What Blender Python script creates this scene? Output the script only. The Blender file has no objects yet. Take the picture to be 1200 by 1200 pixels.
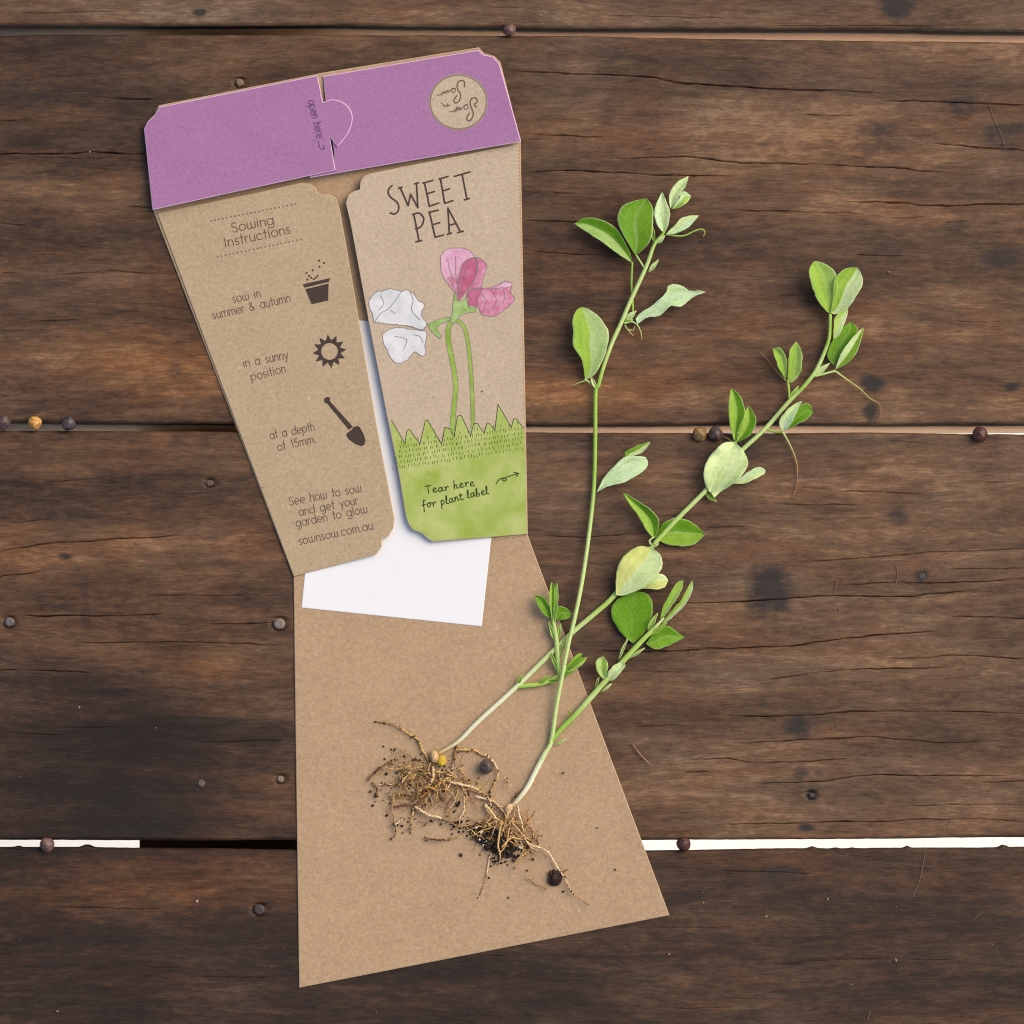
import bpy, bmesh, math, random
import numpy as np
from mathutils import Vector, noise as mnoise
from mathutils.geometry import tessellate_polygon
random.seed(7)
rng = np.random.default_rng(7)
S = bpy.context.scene
C = S.collection
MM = 0.001
# ------------------------------------------------------------------ camera, sky, sun, exposure
PX = 0.0003                       # metres of table top per photo pixel
D = 1.6                           # camera height over the table top
NX, NY = 0.0, (600 - 950) * PX    # the spot straight below the camera
cam = bpy.data.cameras.new('camera'); cam.sensor_width = 36; cam.lens = 36 * D / (1200 * PX)
cam.shift_y = -NY / (1200 * PX); cam.clip_start = 0.05; cam.clip_end = 60
co = bpy.data.objects.new('camera', cam); C.objects.link(co); co.location = (NX, NY, D)
S.camera = co
SUN_EL, SUN_AZ = math.radians(46), math.radians(62)     # azimuth clockwise from +y: light from the right, a little from above
w = bpy.data.worlds.new('World'); S.world = w; w.use_nodes = True
nt = w.node_tree; bg = nt.nodes['Background']; bg.inputs['Strength'].default_value = 0.12
sky = nt.nodes.new('ShaderNodeTexSky'); sky.sky_type = 'NISHITA'; sky.sun_disc = False
sky.sun_elevation = SUN_EL; sky.sun_rotation = SUN_AZ; sky.air_density = 1.0; sky.dust_density = 3.0; sky.ozone_density = 1.0
nt.links.new(sky.outputs[0], bg.inputs['Color'])
sun = bpy.data.lights.new('sun', 'SUN'); sun.energy = 1.15; sun.angle = math.radians(48); sun.color = (1.0, 0.94, 0.86)
so = bpy.data.objects.new('sun', sun); C.objects.link(so)
sd = Vector((math.sin(SUN_AZ) * math.cos(SUN_EL), math.cos(SUN_AZ) * math.cos(SUN_EL), math.sin(SUN_EL)))
so.rotation_euler = sd.to_track_quat('Z', 'Y').to_euler(); so.location = sd * 3
vs = S.view_settings; vs.view_transform = 'Standard'; vs.look = 'None'; vs.gamma = 1; vs.use_curve_mapping = False
vs.exposure = 0.55
S.cycles.filter_width = 1.1
vs.use_white_balance = True; vs.white_balance_temperature = 7600; vs.white_balance_tint = 12

# ------------------------------------------------------------------ helpers
def P(px, py, z=0.0):             # the point at height z that stands at this place of the table, seen from the photographer's spot
    k = (D - z) / D
    x, y = (px - 600) * PX, (600 - py) * PX
    return (NX + (x - NX) * k, NY + (y - NY) * k, z)
def lin(c):
    return tuple(((v / 255) / 12.92 if v / 255 <= 0.04045 else ((v / 255 + 0.055) / 1.055) ** 2.4) for v in c)
def mesh_obj(name, verts, faces, mat, parent=None, smooth=False, cols=None):
    me = bpy.data.meshes.new(name); me.from_pydata([tuple(v) for v in verts], [], faces)
    if smooth:
        me.polygons.foreach_set('use_smooth', [True] * len(me.polygons))
    if cols is not None:
        a = me.color_attributes.new('col', 'FLOAT_COLOR', 'POINT')
        a.data.foreach_set('color', np.array([(*c, 1.0) for c in cols], dtype=np.float32).ravel())
    me.materials.append(mat); me.update()
    o = bpy.data.objects.new(name, me); C.objects.link(o); o.parent = parent
    return o
def empty(name, loc, label, cat, group=None):
    o = bpy.data.objects.new(name, None); C.objects.link(o); o.location = (0, 0, 0)
    o.empty_display_size = 0.01
    tag(o, label, cat, group); return o
def tag(o, label, cat, group=None, kind=None):
    if label: o['label'] = label
    if cat: o['category'] = cat
    if group: o['group'] = group
    if kind: o['kind'] = kind
def crom(pts, n=6, closed=False):
    p = [np.array(q, float) for q in pts]; N = len(p)
    if N < 3 and not closed: return [tuple(p[0] + (p[-1] - p[0]) * i / n) for i in range(n + 1)]
    out = []
    rngi = range(N) if closed else range(N - 1)
    for i in rngi:
        if closed: a, b, c, d = p[(i - 1) % N], p[i], p[(i + 1) % N], p[(i + 2) % N]
        else: a, b, c, d = p[max(i - 1, 0)], p[i], p[i + 1], p[min(i + 2, N - 1)]
        for k in range(n):
            t = k / n
            out.append(tuple(0.5 * (2 * b + (c - a) * t + (2 * a - 5 * b + 4 * c - d) * t * t + (3 * b - a - 3 * c + d) * t ** 3)))
    if not closed: out.append(tuple(p[-1]))
    return out
def resample(pts, n):
    p = np.array(pts, float); d = np.r_[0, np.cumsum(np.linalg.norm(np.diff(p, axis=0), axis=1))]
    t = np.linspace(0, d[-1], n)
    return np.stack([np.interp(t, d, p[:, k]) for k in range(p.shape[1])], 1)
def mix(a, b, t): return tuple(x + (y - x) * t for x, y in zip(a, b))

# ------------------------------------------------------------------ materials
class NT:
    def __init__(s, name):
        s.m = bpy.data.materials.new(name); s.m.use_nodes = True; s.t = s.m.node_tree; s.n = s.t.nodes
        s.b = s.n['Principled BSDF']
    def new(s, typ, **kw):
        x = s.n.new(typ)
        for k, v in kw.items(): setattr(x, k, v)
        return x
    def link(s, a, b): s.t.links.new(a, b)
    def coord(s, scale=(1, 1, 1), loc=(0, 0, 0), src='Object'):
        tc = s.new('ShaderNodeTexCoord'); mp = s.new('ShaderNodeMapping')
        mp.inputs['Scale'].default_value = scale; mp.inputs['Location'].default_value = loc
        s.link(tc.outputs[src], mp.inputs[0]); return mp.outputs[0]
    def noise(s, vec, scale, detail=4, rough=0.55, dist=0.0):
        x = s.new('ShaderNodeTexNoise'); x.inputs['Scale'].default_value = scale; x.inputs['Detail'].default_value = detail
        x.inputs['Roughness'].default_value = rough; x.inputs['Distortion'].default_value = dist
        s.link(vec, x.inputs['Vector']); return x.outputs['Fac']
    def ramp(s, fac, stops):
        x = s.new('ShaderNodeValToRGB'); e = x.color_ramp.elements
        while len(e) < len(stops): e.new(0.5)
        for el, (p, c) in zip(e, stops): el.position = p; el.color = (*c, 1) if len(c) == 3 else c
        s.link(fac, x.inputs[0]); return x.outputs[0]
    def gray(s, fac, a, b, lo=0.0, hi=1.0):
        x = s.new('ShaderNodeMapRange'); x.inputs[1].default_value = a; x.inputs[2].default_value = b
        x.inputs[3].default_value = lo; x.inputs[4].default_value = hi; s.link(fac, x.inputs[0]); return x.outputs[0]
    def mixc(s, fac, a, b, mode='MIX'):
        x = s.new('ShaderNodeMix', data_type='RGBA', blend_type=mode)
        for v, k in ((fac, 0), (a, 6), (b, 7)):
            if isinstance(v, (int, float)): x.inputs[k].default_value = v
            elif isinstance(v, tuple): x.inputs[k].default_value = (*v, 1)
            else: s.link(v, x.inputs[k])
        return x.outputs[2]
    def math(s, op, a, b=None):
        x = s.new('ShaderNodeMath', operation=op)
        for v, k in ((a, 0), (b, 1)):
            if v is None: continue
            if isinstance(v, (int, float)): x.inputs[k].default_value = v
            else: s.link(v, x.inputs[k])
        return x.outputs[0]
    def attr(s, name):
        x = s.new('ShaderNodeAttribute'); x.attribute_name = name; return x
    def bump(s, h, strength, dist):
        x = s.new('ShaderNodeBump'); x.inputs['Strength'].default_value = strength; x.inputs['Distance'].default_value = dist
        s.link(h, x.inputs['Height']); s.link(x.outputs[0], s.b.inputs['Normal'])
    def done(s, col=None, rough=0.6, spec=0.3):
        if col is not None:
            if isinstance(col, tuple): s.b.inputs['Base Color'].default_value = (*col, 1)
            else: s.link(col, s.b.inputs['Base Color'])
        if isinstance(rough, (int, float)): s.b.inputs['Roughness'].default_value = rough
        else: s.link(rough, s.b.inputs['Roughness'])
        s.b.inputs['Specular IOR Level'].default_value = spec
        return s.m

def wood_material():
    m = NT('weathered_timber')
    base = m.coord()
    # slow wander of the grain
    wv = m.new('ShaderNodeTexNoise'); wv.inputs['Scale'].default_value = 1.0; wv.inputs['Detail'].default_value = 2
    m.link(m.coord((9, 24, 9)), wv.inputs['Vector'])
    sub = m.new('ShaderNodeVectorMath', operation='SUBTRACT'); m.link(wv.outputs['Color'], sub.inputs[0]); sub.inputs[1].default_value = (.5, .5, .5)
    scl = m.new('ShaderNodeVectorMath', operation='MULTIPLY'); m.link(sub.outputs[0], scl.inputs[0]); scl.inputs[1].default_value = (0, 0.012, 0)
    add = m.new('ShaderNodeVectorMath', operation='ADD'); m.link(base, add.inputs[0]); m.link(scl.outputs[0], add.inputs[1])
    def st(sx, sy, off=0):
        x = m.new('ShaderNodeMapping'); x.inputs['Scale'].default_value = (sx, sy, sy); x.inputs['Location'].default_value = (off, off * 1.7, off * .3)
        m.link(add.outputs[0], x.inputs[0]); return x.outputs[0]
    fib = m.noise(st(55, 420), 1, 8, 0.68)
    fine = m.noise(st(260, 1900, 3), 1, 5, 0.65)
    band = m.noise(st(5.5, 62, 9), 1, 5, 0.6)
    blot = m.noise(st(26, 70, 21), 1, 6, 0.68)
    mott = m.noise(st(240, 520, 5), 1, 6, 0.72)
    v = m.math('ADD', m.math('MULTIPLY', fib, 0.36), m.math('MULTIPLY', fine, 0.32))
    v = m.math('ADD', v, m.math('MULTIPLY', band, 0.44))
    v = m.math('ADD', v, m.math('MULTIPLY', mott, 0.30))
    v = m.math('ADD', v, m.math('MULTIPLY', blot, 0.50))        # mean about 0.85
    dk = m.attr('tone').outputs['Fac']                          # each board's own depth of colour, its stains and a painted light falloff
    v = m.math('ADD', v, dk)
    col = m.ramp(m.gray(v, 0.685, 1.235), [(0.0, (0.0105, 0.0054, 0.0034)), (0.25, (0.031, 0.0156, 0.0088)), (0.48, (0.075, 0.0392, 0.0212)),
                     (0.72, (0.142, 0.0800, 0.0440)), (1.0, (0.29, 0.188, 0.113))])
    hue = m.noise(st(34, 95, 47), 1, 5, 0.6)
    col = m.mixc(1.0, col, m.ramp(hue, [(0.30, (0.90, 1.02, 1.06)), (0.5, (1, 1, 1)), (0.70, (1.08, 0.98, 0.92))]), 'MULTIPLY')
    warm = m.attr('warm').outputs['Fac']
    wn = m.math('ADD', warm, m.gray(band, 0.35, 0.7, -0.15, 0.3))
    wn = m.gray(wn, 0.0, 1.0)
    col = m.mixc(wn, col, m.mixc(1.0, col, (1.10, 0.84, 0.58), 'MULTIPLY'))
    gre = m.gray(m.noise(st(14, 40, 33), 1, 4, 0.6), 0.5, 0.72, 0, 0.4)
    hs = m.new('ShaderNodeHueSaturation'); hs.inputs['Saturation'].default_value = 0.72; hs.inputs['Value'].default_value = 1.0; m.link(col, hs.inputs['Color'])
    col = m.mixc(gre, col, hs.outputs[0])
    # pale flecks of wear and dust
    fl = m.noise(m.coord((420, 900, 500), (3, 1, 0)), 1, 3, 0.7)
    col = m.mixc(m.gray(fl, 0.68, 0.82, 0, 0.4), col, (0.24, 0.17, 0.115))
    inkn = m.noise(m.coord((150, 210, 150), (5, 5, 0)), 1, 5, 0.7)
    st_ = m.gray(m.math('ADD', m.attr('ink').outputs['Fac'], m.gray(inkn, 0.25, 0.75, -0.35, 0.35)), 0.12, 0.70, 0, 0.9)
    st_ = m.math('MULTIPLY', st_, m.gray(m.attr('ink').outputs['Fac'], 0.02, 0.2))
    col = m.mixc(st_, col, (0.014, 0.013, 0.014))
    h = m.math('ADD', m.math('MULTIPLY', fib, 0.6), m.math('MULTIPLY', fine, 0.5))
    h = m.math('ADD', h, m.math('MULTIPLY', mott, 0.25))
    m.bump(h, 0.4, 0.0005)
    return m.done(col, m.gray(fib, 0.3, 0.7, 0.62, 0.5), 0.32)
WOOD = wood_material()
def sawn_material():
    m = NT('sawn_board_edge')
    n = m.noise(m.coord((40, 400, 400)), 1, 5, 0.65)
    sep = m.new('ShaderNodeSeparateXYZ'); m.link(m.coord(), sep.inputs[0])
    raw = m.math('MULTIPLY', m.gray(sep.outputs[0], -0.19, -0.09), m.gray(sep.outputs[2], -0.0065, -0.0095))             # light painted in: dark near the top, paler below, dimmer towards the left end
    c = m.mixc(raw, m.ramp(n, [(0.3, (0.018, 0.011, 0.008)), (0.7, (0.045, 0.028, 0.018))]), m.ramp(n, [(0.3, (0.56, 0.37, 0.23)), (0.7, (0.76, 0.54, 0.36))]))
    return m.done(c, 0.7, 0.2)
SAWN = sawn_material()

def kraft_material(name, dark, light, fleck=0.55, purple=False):
    m = NT(name); c = m.coord()
    n1 = m.noise(c, 900, 5, 0.7); n2 = m.noise(m.coord((1, 1, 1), (4, 2, 0)), 60, 3, 0.5); n3 = m.noise(m.coord((2600, 900, 900), (1, 5, 0)), 1, 2, 0.6)
    n4 = m.noise(m.coord((900, 2600, 900), (7, 5, 0)), 1, 2, 0.6)
    f = m.math('ADD', m.math('MULTIPLY', n1, 0.5), m.math('ADD', m.math('MULTIPLY', n3, 0.3), m.math('MULTIPLY', n4, 0.3)))
    f = m.math('ADD', f, m.math('MULTIPLY', m.math('SUBTRACT', n2, 0.5), 0.12))
    col = m.ramp(f, [(0.36, dark), (0.55, mix(dark, light, .5)), (0.74, light)])
    fl = m.noise(m.coord((430, 520, 300), (11.3, 3.7, 2)), 1, 2, 0.5)
    dkc = mix(dark, (0.03, 0.02, 0.01), 0.75)
    col = m.mixc(m.gray(fl, 0.745, 0.80, 0, fleck), col, dkc)
    fl2 = m.noise(m.coord((330, 210, 300), (2, 13, 2)), 1, 2, 0.5)
    col = m.mixc(m.gray(fl2, 0.73, 0.80, 0, fleck * .6), col, mix(light, (1, 1, 1), 0.25))
    m.bump(n1, 0.25, 0.00015)
    return m.done(col, 0.78, 0.18)
KRAFT = kraft_material('kraft_card', lin((153, 126, 99)), lin((193, 167, 137)), .8)
KRAFT_PALE = kraft_material('kraft_card_front', lin((158, 138, 111)), lin((196, 176, 147)), .9)
KRAFT_PICT = kraft_material('kraft_card_picture', lin((163, 147, 128)), lin((200, 184, 163)), .9)
PURPLE = kraft_material('purple_printed_card', lin((144, 101, 143)), lin((171, 125, 169)), 0.35)

def plain(name, rgb, rough=0.7, spec=0.2, var=0.0, scale=400, rgb2=None, raw=False):
    m = NT(name); a = rgb if raw else lin(rgb)
    if var or rgb2:
        b = (rgb2 if raw else lin(rgb2)) if rgb2 else tuple(min(1, x * (1 + var)) for x in a)
        n = m.noise(m.coord(), scale, 5, 0.65)
        return m.done(m.ramp(n, [(0.35, a), (0.65, b)]), rough, spec)
    return m.done(a, rough, spec)
PALE_EDGE = plain('pale_lilac_card_edge', (206, 172, 206), 0.8, 0.15, .1, 900)
KRAFT_EDGE = plain('pale_kraft_card_edge', (184, 161, 133), 0.8, 0.15, .12, 900)
INK = plain('dark_brown_ink', (92, 78, 70), 0.7, 0.15, 0.35, 1500)
INK_BLACK = plain('black_brown_ink', (66, 55, 50), 0.7, 0.15, 0.3, 1500)
INK_FINE = plain('fine_grey_brown_ink', (104, 88, 76), 0.7, 0.15, 0.3, 1500)
INK_GREEN = plain('dark_green_ink', (52, 66, 34), 0.7, 0.15)
INK_GREY = plain('pencil_grey_ink', (128, 122, 124), 0.75, 0.15)
INK_PURPLE = plain('dark_purple_ink', (96, 66, 100), 0.75, 0.15)
INK_OLIVE = plain('olive_grey_ink', (128, 122, 100), 0.75, 0.15)
GRASS = plain('lime_watercolour', (142, 167, 74), 0.75, 0.15, 0, 90, (174, 188, 120))
STEMG = plain('green_watercolour', (126, 158, 62), 0.75, 0.15, 0, 300, (150, 180, 92))
CALYX = plain('pale_green_watercolour', (128, 164, 88), 0.75, 0.15, 0, 300, (164, 190, 132))
PINK_L = plain('pale_pink_watercolour', (200, 146, 176), 0.75, 0.15, 0, 200, (214, 178, 198))
PINK_M = plain('pink_watercolour', (184, 104, 134), 0.75, 0.15, 0, 330, (206, 158, 182))
PINK_D = plain('rose_watercolour', (170, 82, 112), 0.75, 0.15, 0, 330, (190, 116, 146))
WHITEW = plain('white_watercolour', (190, 198, 204), 0.75, 0.15, 0, 180, (216, 219, 224))
PAPER = plain('white_paper', (227, 232, 238), 0.6, 0.25, 0.03, 60)
CONCRETE = plain('pale_concrete', (252, 249, 244), 0.85, 0.2, 0.05, 30)

def organic(name, trans=0.3, rough=0.5, spec=0.35, nscale=700, namp=0.25, bumpd=0.00015, veins=False):
    m = NT(name); a = m.attr('col').outputs['Color']
    n = m.noise(m.coord(), nscale, 4, 0.6)
    col = m.mixc(1.0, a, m.ramp(n, [(0.3, (1 - namp,) * 3), (0.7, (1 + namp,) * 3)]), 'MULTIPLY')
    if veins:
        lc = m.attr('lc').outputs['Color']; mp = m.new('ShaderNodeMapping'); mp.inputs['Scale'].default_value = (7, 2.2, 1); m.link(lc, mp.inputs[0])
        stn = m.noise(mp.outputs[0], 1, 4, 0.6)
        col = m.mixc(m.gray(stn, 0.46, 0.68, 0, 0.7), col, m.mixc(1.0, col, (0.66, 0.84, 0.42), 'MULTIPLY'))
        sp = m.new('ShaderNodeSeparateXYZ'); m.link(lc, sp.inputs[0])
        ed = m.math('ABSOLUTE', m.math('SUBTRACT', sp.outputs[0], 0.5))
        ph = m.math('SUBTRACT', m.math('MULTIPLY', sp.outputs[1], 60.0), m.math('MULTIPLY', ed, 45.0))
        vn = m.math('SINE', m.math('ADD', ph, m.math('MULTIPLY', stn, 6.0)))
        col = m.mixc(m.gray(vn, 0.75, 1.0, 0, 0.07), col, (0.75, 0.85, 0.55))
    m.bump(n, 0.4, bumpd); m.done(col, rough, spec)
    if trans:
        tr = m.new('ShaderNodeBsdfTranslucent'); m.link(col, tr.inputs['Color'])
        mx = m.new('ShaderNodeMixShader'); mx.inputs[0].default_value = trans
        out = m.n['Material Output']
        m.link(m.b.outputs[0], mx.inputs[1]); m.link(tr.outputs[0], mx.inputs[2]); m.link(mx.outputs[0], out.inputs['Surface'])
    return m.m
LEAF = organic('leaf_tissue', 0.10, 0.5, 0.22, 900, 0.12, 0.00015, True)
STALK = organic('stalk_tissue', 0.06, 0.45, 0.28, 1200, 0.12)
ROOT = organic('root_tissue', 0.1, 0.6, 0.3, 1600, 0.75, 0.0003)
SEEDM = organic('seed_coat', 0.0, 0.42, 0.45, 1100, 0.35)
SOILM = organic('soil_grains', 0.0, 0.8, 0.25, 2500, 0.6)
METAL = organic('nail_metal', 0.0, 0.5, 0.5, 1500, 0.5)

# ------------------------------------------------------------------ the setting: ground and table
g = mesh_obj('ground', [(-3, -3, -.72), (3, -3, -.72), (3, 3, -.72), (-3, 3, -.72)], [(0, 1, 2, 3)], CONCRETE)
tag(g, None, None, kind='structure')
table = empty('table', (0, 0, 0), 'dark weathered timber table of wide boards with open gaps, under the packet and plants', 'table')

def edge(pts):
    xs, ys = zip(*pts); return lambda x: np.interp(x, xs, ys)
E = [edge([(-400, -95), (1600, -90)]),
     edge([(-400, 29), (0, 29.5), (200, 30), (390, 30), (650, 33), (1000, 35), (1200, 37), (1600, 40)]),
     edge([(-400, 44), (0, 42), (60, 40.5), (200, 40), (390, 40), (650, 42), (1000, 47), (1200, 50), (1600, 54)]),
     edge([(-400, 490), (0, 494), (100, 495), (270, 497), (617, 498), (1200, 497), (1600, 496)]),
     edge([(-400, 507), (0, 504.6), (160, 505.4), (270, 505), (700, 507), (1000, 507), (1200, 508.6), (1600, 511)]),
     edge([(-400, 982), (0, 983.5), (200, 985), (347, 985), (757, 985), (900, 983.5), (1200, 981.5), (1600, 979)]),
     edge([(-400, 992), (0, 993), (200, 993.5), (347, 995), (757, 996), (900, 995), (1200, 992), (1600, 990)]),
     edge([(-400, 1300), (1600, 1300)])]
# cracks: photo points, half width (px), depth (mm)
CR = [
 ([(590, 83), (673, 86), (767, 90), (790, 97), (840, 100), (900, 103), (960, 106), (1047, 109)], 1.3, 3),
 ([(1033, 118), (1127, 120), (1210, 124)], 1.2, 3), ([(1090, 168), (1160, 173), (1210, 178)], 1.0, 2),
 ([(610, 158), (660, 158), (710, 161)], 1.1, 2.5), ([(720, 187), (800, 183), (870, 190), (970, 193), (1050, 197), (1120, 203)], 1.1, 2.5),
 ([(610, 202), (680, 200), (760, 204), (870, 207)], 1.2, 2.5), ([(860, 246), (940, 249), (1010, 250)], 1.2, 2.5),
 ([(985, 237), (1060, 238), (1110, 241), (1210, 239)], 1.4, 3), ([(612, 258), (690, 260)], 1.0, 2), ([(612, 294), (660, 296), (690, 298), (745, 300)], 1.2, 2.5),
 ([(940, 134), (1000, 136)], .8, 1.5), ([(1000, 298), (1060, 300)], .8, 1.2), ([(640, 226), (700, 228)], .7, 1.2),
 ([(110, 114), (150, 116), (180, 117)], 1.1, 2), ([(-20, 180), (60, 180), (110, 178), (172, 180)], 1.2, 2.5), ([(-20, 142), (20, 142)], 1, 2),
 ([(0, 262), (30, 264)], .9, 1.5), ([(150, 242), (185, 244)], .8, 1.5), ([(60, 322), (120, 318), (210, 322)], .8, 1.3), ([(20, 378), (90, 374)], .8, 1.3),
 ([(-20, 650), (50, 638), (133, 632), (187, 630), (215, 627)], 1.2, 2.5), ([(-20, 677), (30, 672), (55, 668)], 1.1, 2),
 ([(20, 722), (133, 722), (195, 720)], 1.2, 2.5), ([(247, 732), (285, 731), (320, 730)], 1.2, 2.5), ([(83, 753), (147, 752), (233, 753), (340, 756)], .9, 1.8),
 ([(-20, 785), (50, 785), (112, 789)], 1.0, 2), ([(170, 697), (230, 698), (290, 698)], .8, 1.5), ([(25, 611), (60, 609)], .9, 1.5), ([(60, 566), (120, 560)], .7, 1.2),
 ([(983, 575), (1030, 576), (1087, 580)], .9, 1.8), ([(907, 591), (960, 591), (1010, 592)], .9, 1.8),
 ([(973, 687), (1030, 683), (1083, 683), (1130, 682), (1210, 679)], 1.1, 2.4), ([(800, 707), (850, 706), (917, 702), (960, 698), (1067, 699), (1123, 693), (1150, 690)], 1.3, 2.8),
 ([(800, 760), (870, 759), (927, 757), (980, 750), (1017, 745), (1060, 742), (1110, 738)], 1.3, 2.8), ([(1113, 722), (1160, 723), (1210, 726)], .9, 1.8),
 ([(1033, 772), (1110, 768), (1160, 770), (1210, 773)], 1.1, 2.2), ([(883, 798), (960, 788), (1000, 785), (1067, 783), (1120, 782)], 1.0, 2),
 ([(1113, 667), (1200, 666)], .9, 1.6), ([(927, 660), (980, 656), (1033, 652), (1110, 646), (1210, 643)], .9, 1.7), ([(700, 763), (760, 764), (835, 760)], 1.2, 2.5),
 ([(640, 629), (680, 629), (760, 625)], .8, 1.6), ([(827, 619), (880, 617)], .8, 1.6), ([(780, 706), (850, 706)], 1.1, 2.2), ([(700, 786), (800, 788)], .7, 1.2),
 ([(833, 837), (900, 840), (960, 837), (1000, 833), (1083, 833), (1150, 834), (1210, 837)], 1.1, 2.3), ([(853, 872), (917, 868), (970, 866), (1017, 863), (1060, 866), (1100, 870), (1190, 867)], 1.1, 2.3),
 ([(800, 890), (850, 889), (880, 894), (933, 893), (970, 890), (1000, 888)], .9, 1.8), ([(877, 918), (920, 917), (967, 915), (1000, 910), (1027, 908), (1110, 909), (1183, 909)], 1.1, 2.2),
 ([(833, 967), (900, 965), (967, 964), (1040, 962), (1083, 960), (1150, 960), (1210, 964)], 1.1, 2.2), ([(1060, 945), (1130, 942), (1200, 944)], .8, 1.4), ([(1150, 916), (1210, 915)], .9, 1.6),
 ([(800, 905), (830, 904)], 1.0, 2), ([(740, 852), (800, 850)], .8, 1.4),
 ([(0, 858), (80, 862)], .6, 1.0), ([(230, 870), (330, 868)], .7, 1.2), ([(60, 1062), (190, 1066)], .6, 1.0), ([(900, 1130), (1040, 1122)], .6, 1.0), ([(840, 1020), (960, 1025)], .6, 1.0),
 ([(20, 15), (140, 13)], .6, 1.0), ([(700, 18), (860, 21)], .6, 1.0), ([(900, 30), (1100, 30)], .8, 1.4)]
for i in range(110):              # short hairline checks
    x = random.uniform(-150, 1300); y = random.uniform(5, 1190); L = random.uniform(15, 90); s = random.uniform(-3, 2)
    CR.append(([(x, y), (x + L * .5, y + s * .3), (x + L, y + s)], random.uniform(.35, .6), random.uniform(.3, .9)))
# blots: x, y, rx, ry, strength
INKS = [(1050, 8, 24, 16, .8), (903, 692, 30, 34, .8), (1030, 162, 36, 24, .45), (1128, 124, 26, 14, .5), (1180, 158, 40, 18, .5), (1122, 266, 17, 11, .4), (1172, 304, 28, 13, .6),
  (1022, 450, 15, 12, .9), (1020, 483, 9, 12, .75), (1184, 453, 10, 7, .6), (1052, 605, 16, 13, .45), (1080, 674, 10, 8, .55), (936, 852, 19, 13, .75), (938, 908, 9, 9, .7), (960, 906, 6, 5, .6),
  (951, 931, 7, 7, .9), (945, 970, 10, 5, .7), (915, 1027, 28, 14, .5), (300, 298, 0.1, 0.1, 0), (164, 78, 14, 5, .4), (20, 105, 40, 26, .3), (234, 15, 9, 5, .85), (875, 527, 22, 12, .4),
  (78, 652, 9, 4, .75), (60, 604, 8, 5, .6), (170, 567, 18, 8, .3), (1170, 615, 20, 14, .3), (810, 1090, 60, 20, .2), (1085, 1120, 40, 14, .25), (1180, 1050, 30, 20, .25), (150, 960, 90, 30, .25), (60, 1125, 30, 20, .2), (205, 435, 9, 10, .4), (300, 1000, 8, 5, .3),
  (210, 520, 14, 22, .35), (100, 720, 7, 50, .25), (715, 176, 10, 8, .3), (905, 165, 30, 14, .25), (815, 298, 40, 8, .25), (1000, 340, 30, 10, .15)]
# tone blots, wide ones painting light falloff (dim left, bright right): x, y, rx, ry, lift
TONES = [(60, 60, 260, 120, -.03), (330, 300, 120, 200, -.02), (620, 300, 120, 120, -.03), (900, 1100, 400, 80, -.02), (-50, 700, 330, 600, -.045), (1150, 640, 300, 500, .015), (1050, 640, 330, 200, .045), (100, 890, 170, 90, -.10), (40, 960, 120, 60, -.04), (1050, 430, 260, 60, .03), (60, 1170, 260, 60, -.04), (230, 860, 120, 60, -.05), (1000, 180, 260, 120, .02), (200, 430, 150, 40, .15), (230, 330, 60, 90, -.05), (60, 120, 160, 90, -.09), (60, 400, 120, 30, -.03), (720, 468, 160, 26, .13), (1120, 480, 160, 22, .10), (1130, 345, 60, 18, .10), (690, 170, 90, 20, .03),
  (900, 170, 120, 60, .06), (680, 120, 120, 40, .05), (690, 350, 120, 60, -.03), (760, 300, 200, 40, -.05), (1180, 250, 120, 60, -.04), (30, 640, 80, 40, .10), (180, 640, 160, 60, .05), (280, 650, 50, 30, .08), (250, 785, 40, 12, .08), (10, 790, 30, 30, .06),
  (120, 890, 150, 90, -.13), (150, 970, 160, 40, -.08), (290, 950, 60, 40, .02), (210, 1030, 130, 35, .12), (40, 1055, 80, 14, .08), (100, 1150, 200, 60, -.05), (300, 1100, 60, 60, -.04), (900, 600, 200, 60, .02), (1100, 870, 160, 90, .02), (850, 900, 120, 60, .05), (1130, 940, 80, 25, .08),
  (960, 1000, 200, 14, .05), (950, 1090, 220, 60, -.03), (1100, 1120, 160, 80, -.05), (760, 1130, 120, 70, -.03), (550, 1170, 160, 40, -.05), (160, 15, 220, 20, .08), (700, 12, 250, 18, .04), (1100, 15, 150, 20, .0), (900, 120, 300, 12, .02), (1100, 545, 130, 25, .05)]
WARMS = [(200, 430, 170, 45, .8), (730, 465, 180, 30, .75), (1120, 478, 160, 26, .6), (220, 350, 60, 60, .5), (700, 270, 100, 120, .3), (950, 400, 220, 60, .4), (200, 1030, 160, 50, .8), (40, 1055, 80, 14, .8), (240, 785, 60, 15, .7), (20, 640, 60, 40, .55), (200, 640, 160, 90, .35),
  (290, 640, 40, 30, .5), (850, 600, 160, 60, .15), (900, 1010, 200, 25, .35), (290, 950, 60, 30, .4), (620, 400, 60, 60, .3), (900, 200, 150, 60, .2)]
def field(lst, X, Y, p=2.0):
    out = np.zeros_like(X)
    for x, y, rx, ry, s in lst:
        if s: out += s * np.exp(-(((X - x) / rx) ** 2 + ((Y - y) / ry) ** 2) ** (p / 2))
    return out
def wob(x, seed, a):              # smooth wander along a line
    return sum(a / k * np.sin(x * k * 0.013 + seed * 7.1 * k + np.sin(x * .004 * k + seed)) for k in (1, 2.3, 5.1, 11.7))
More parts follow.
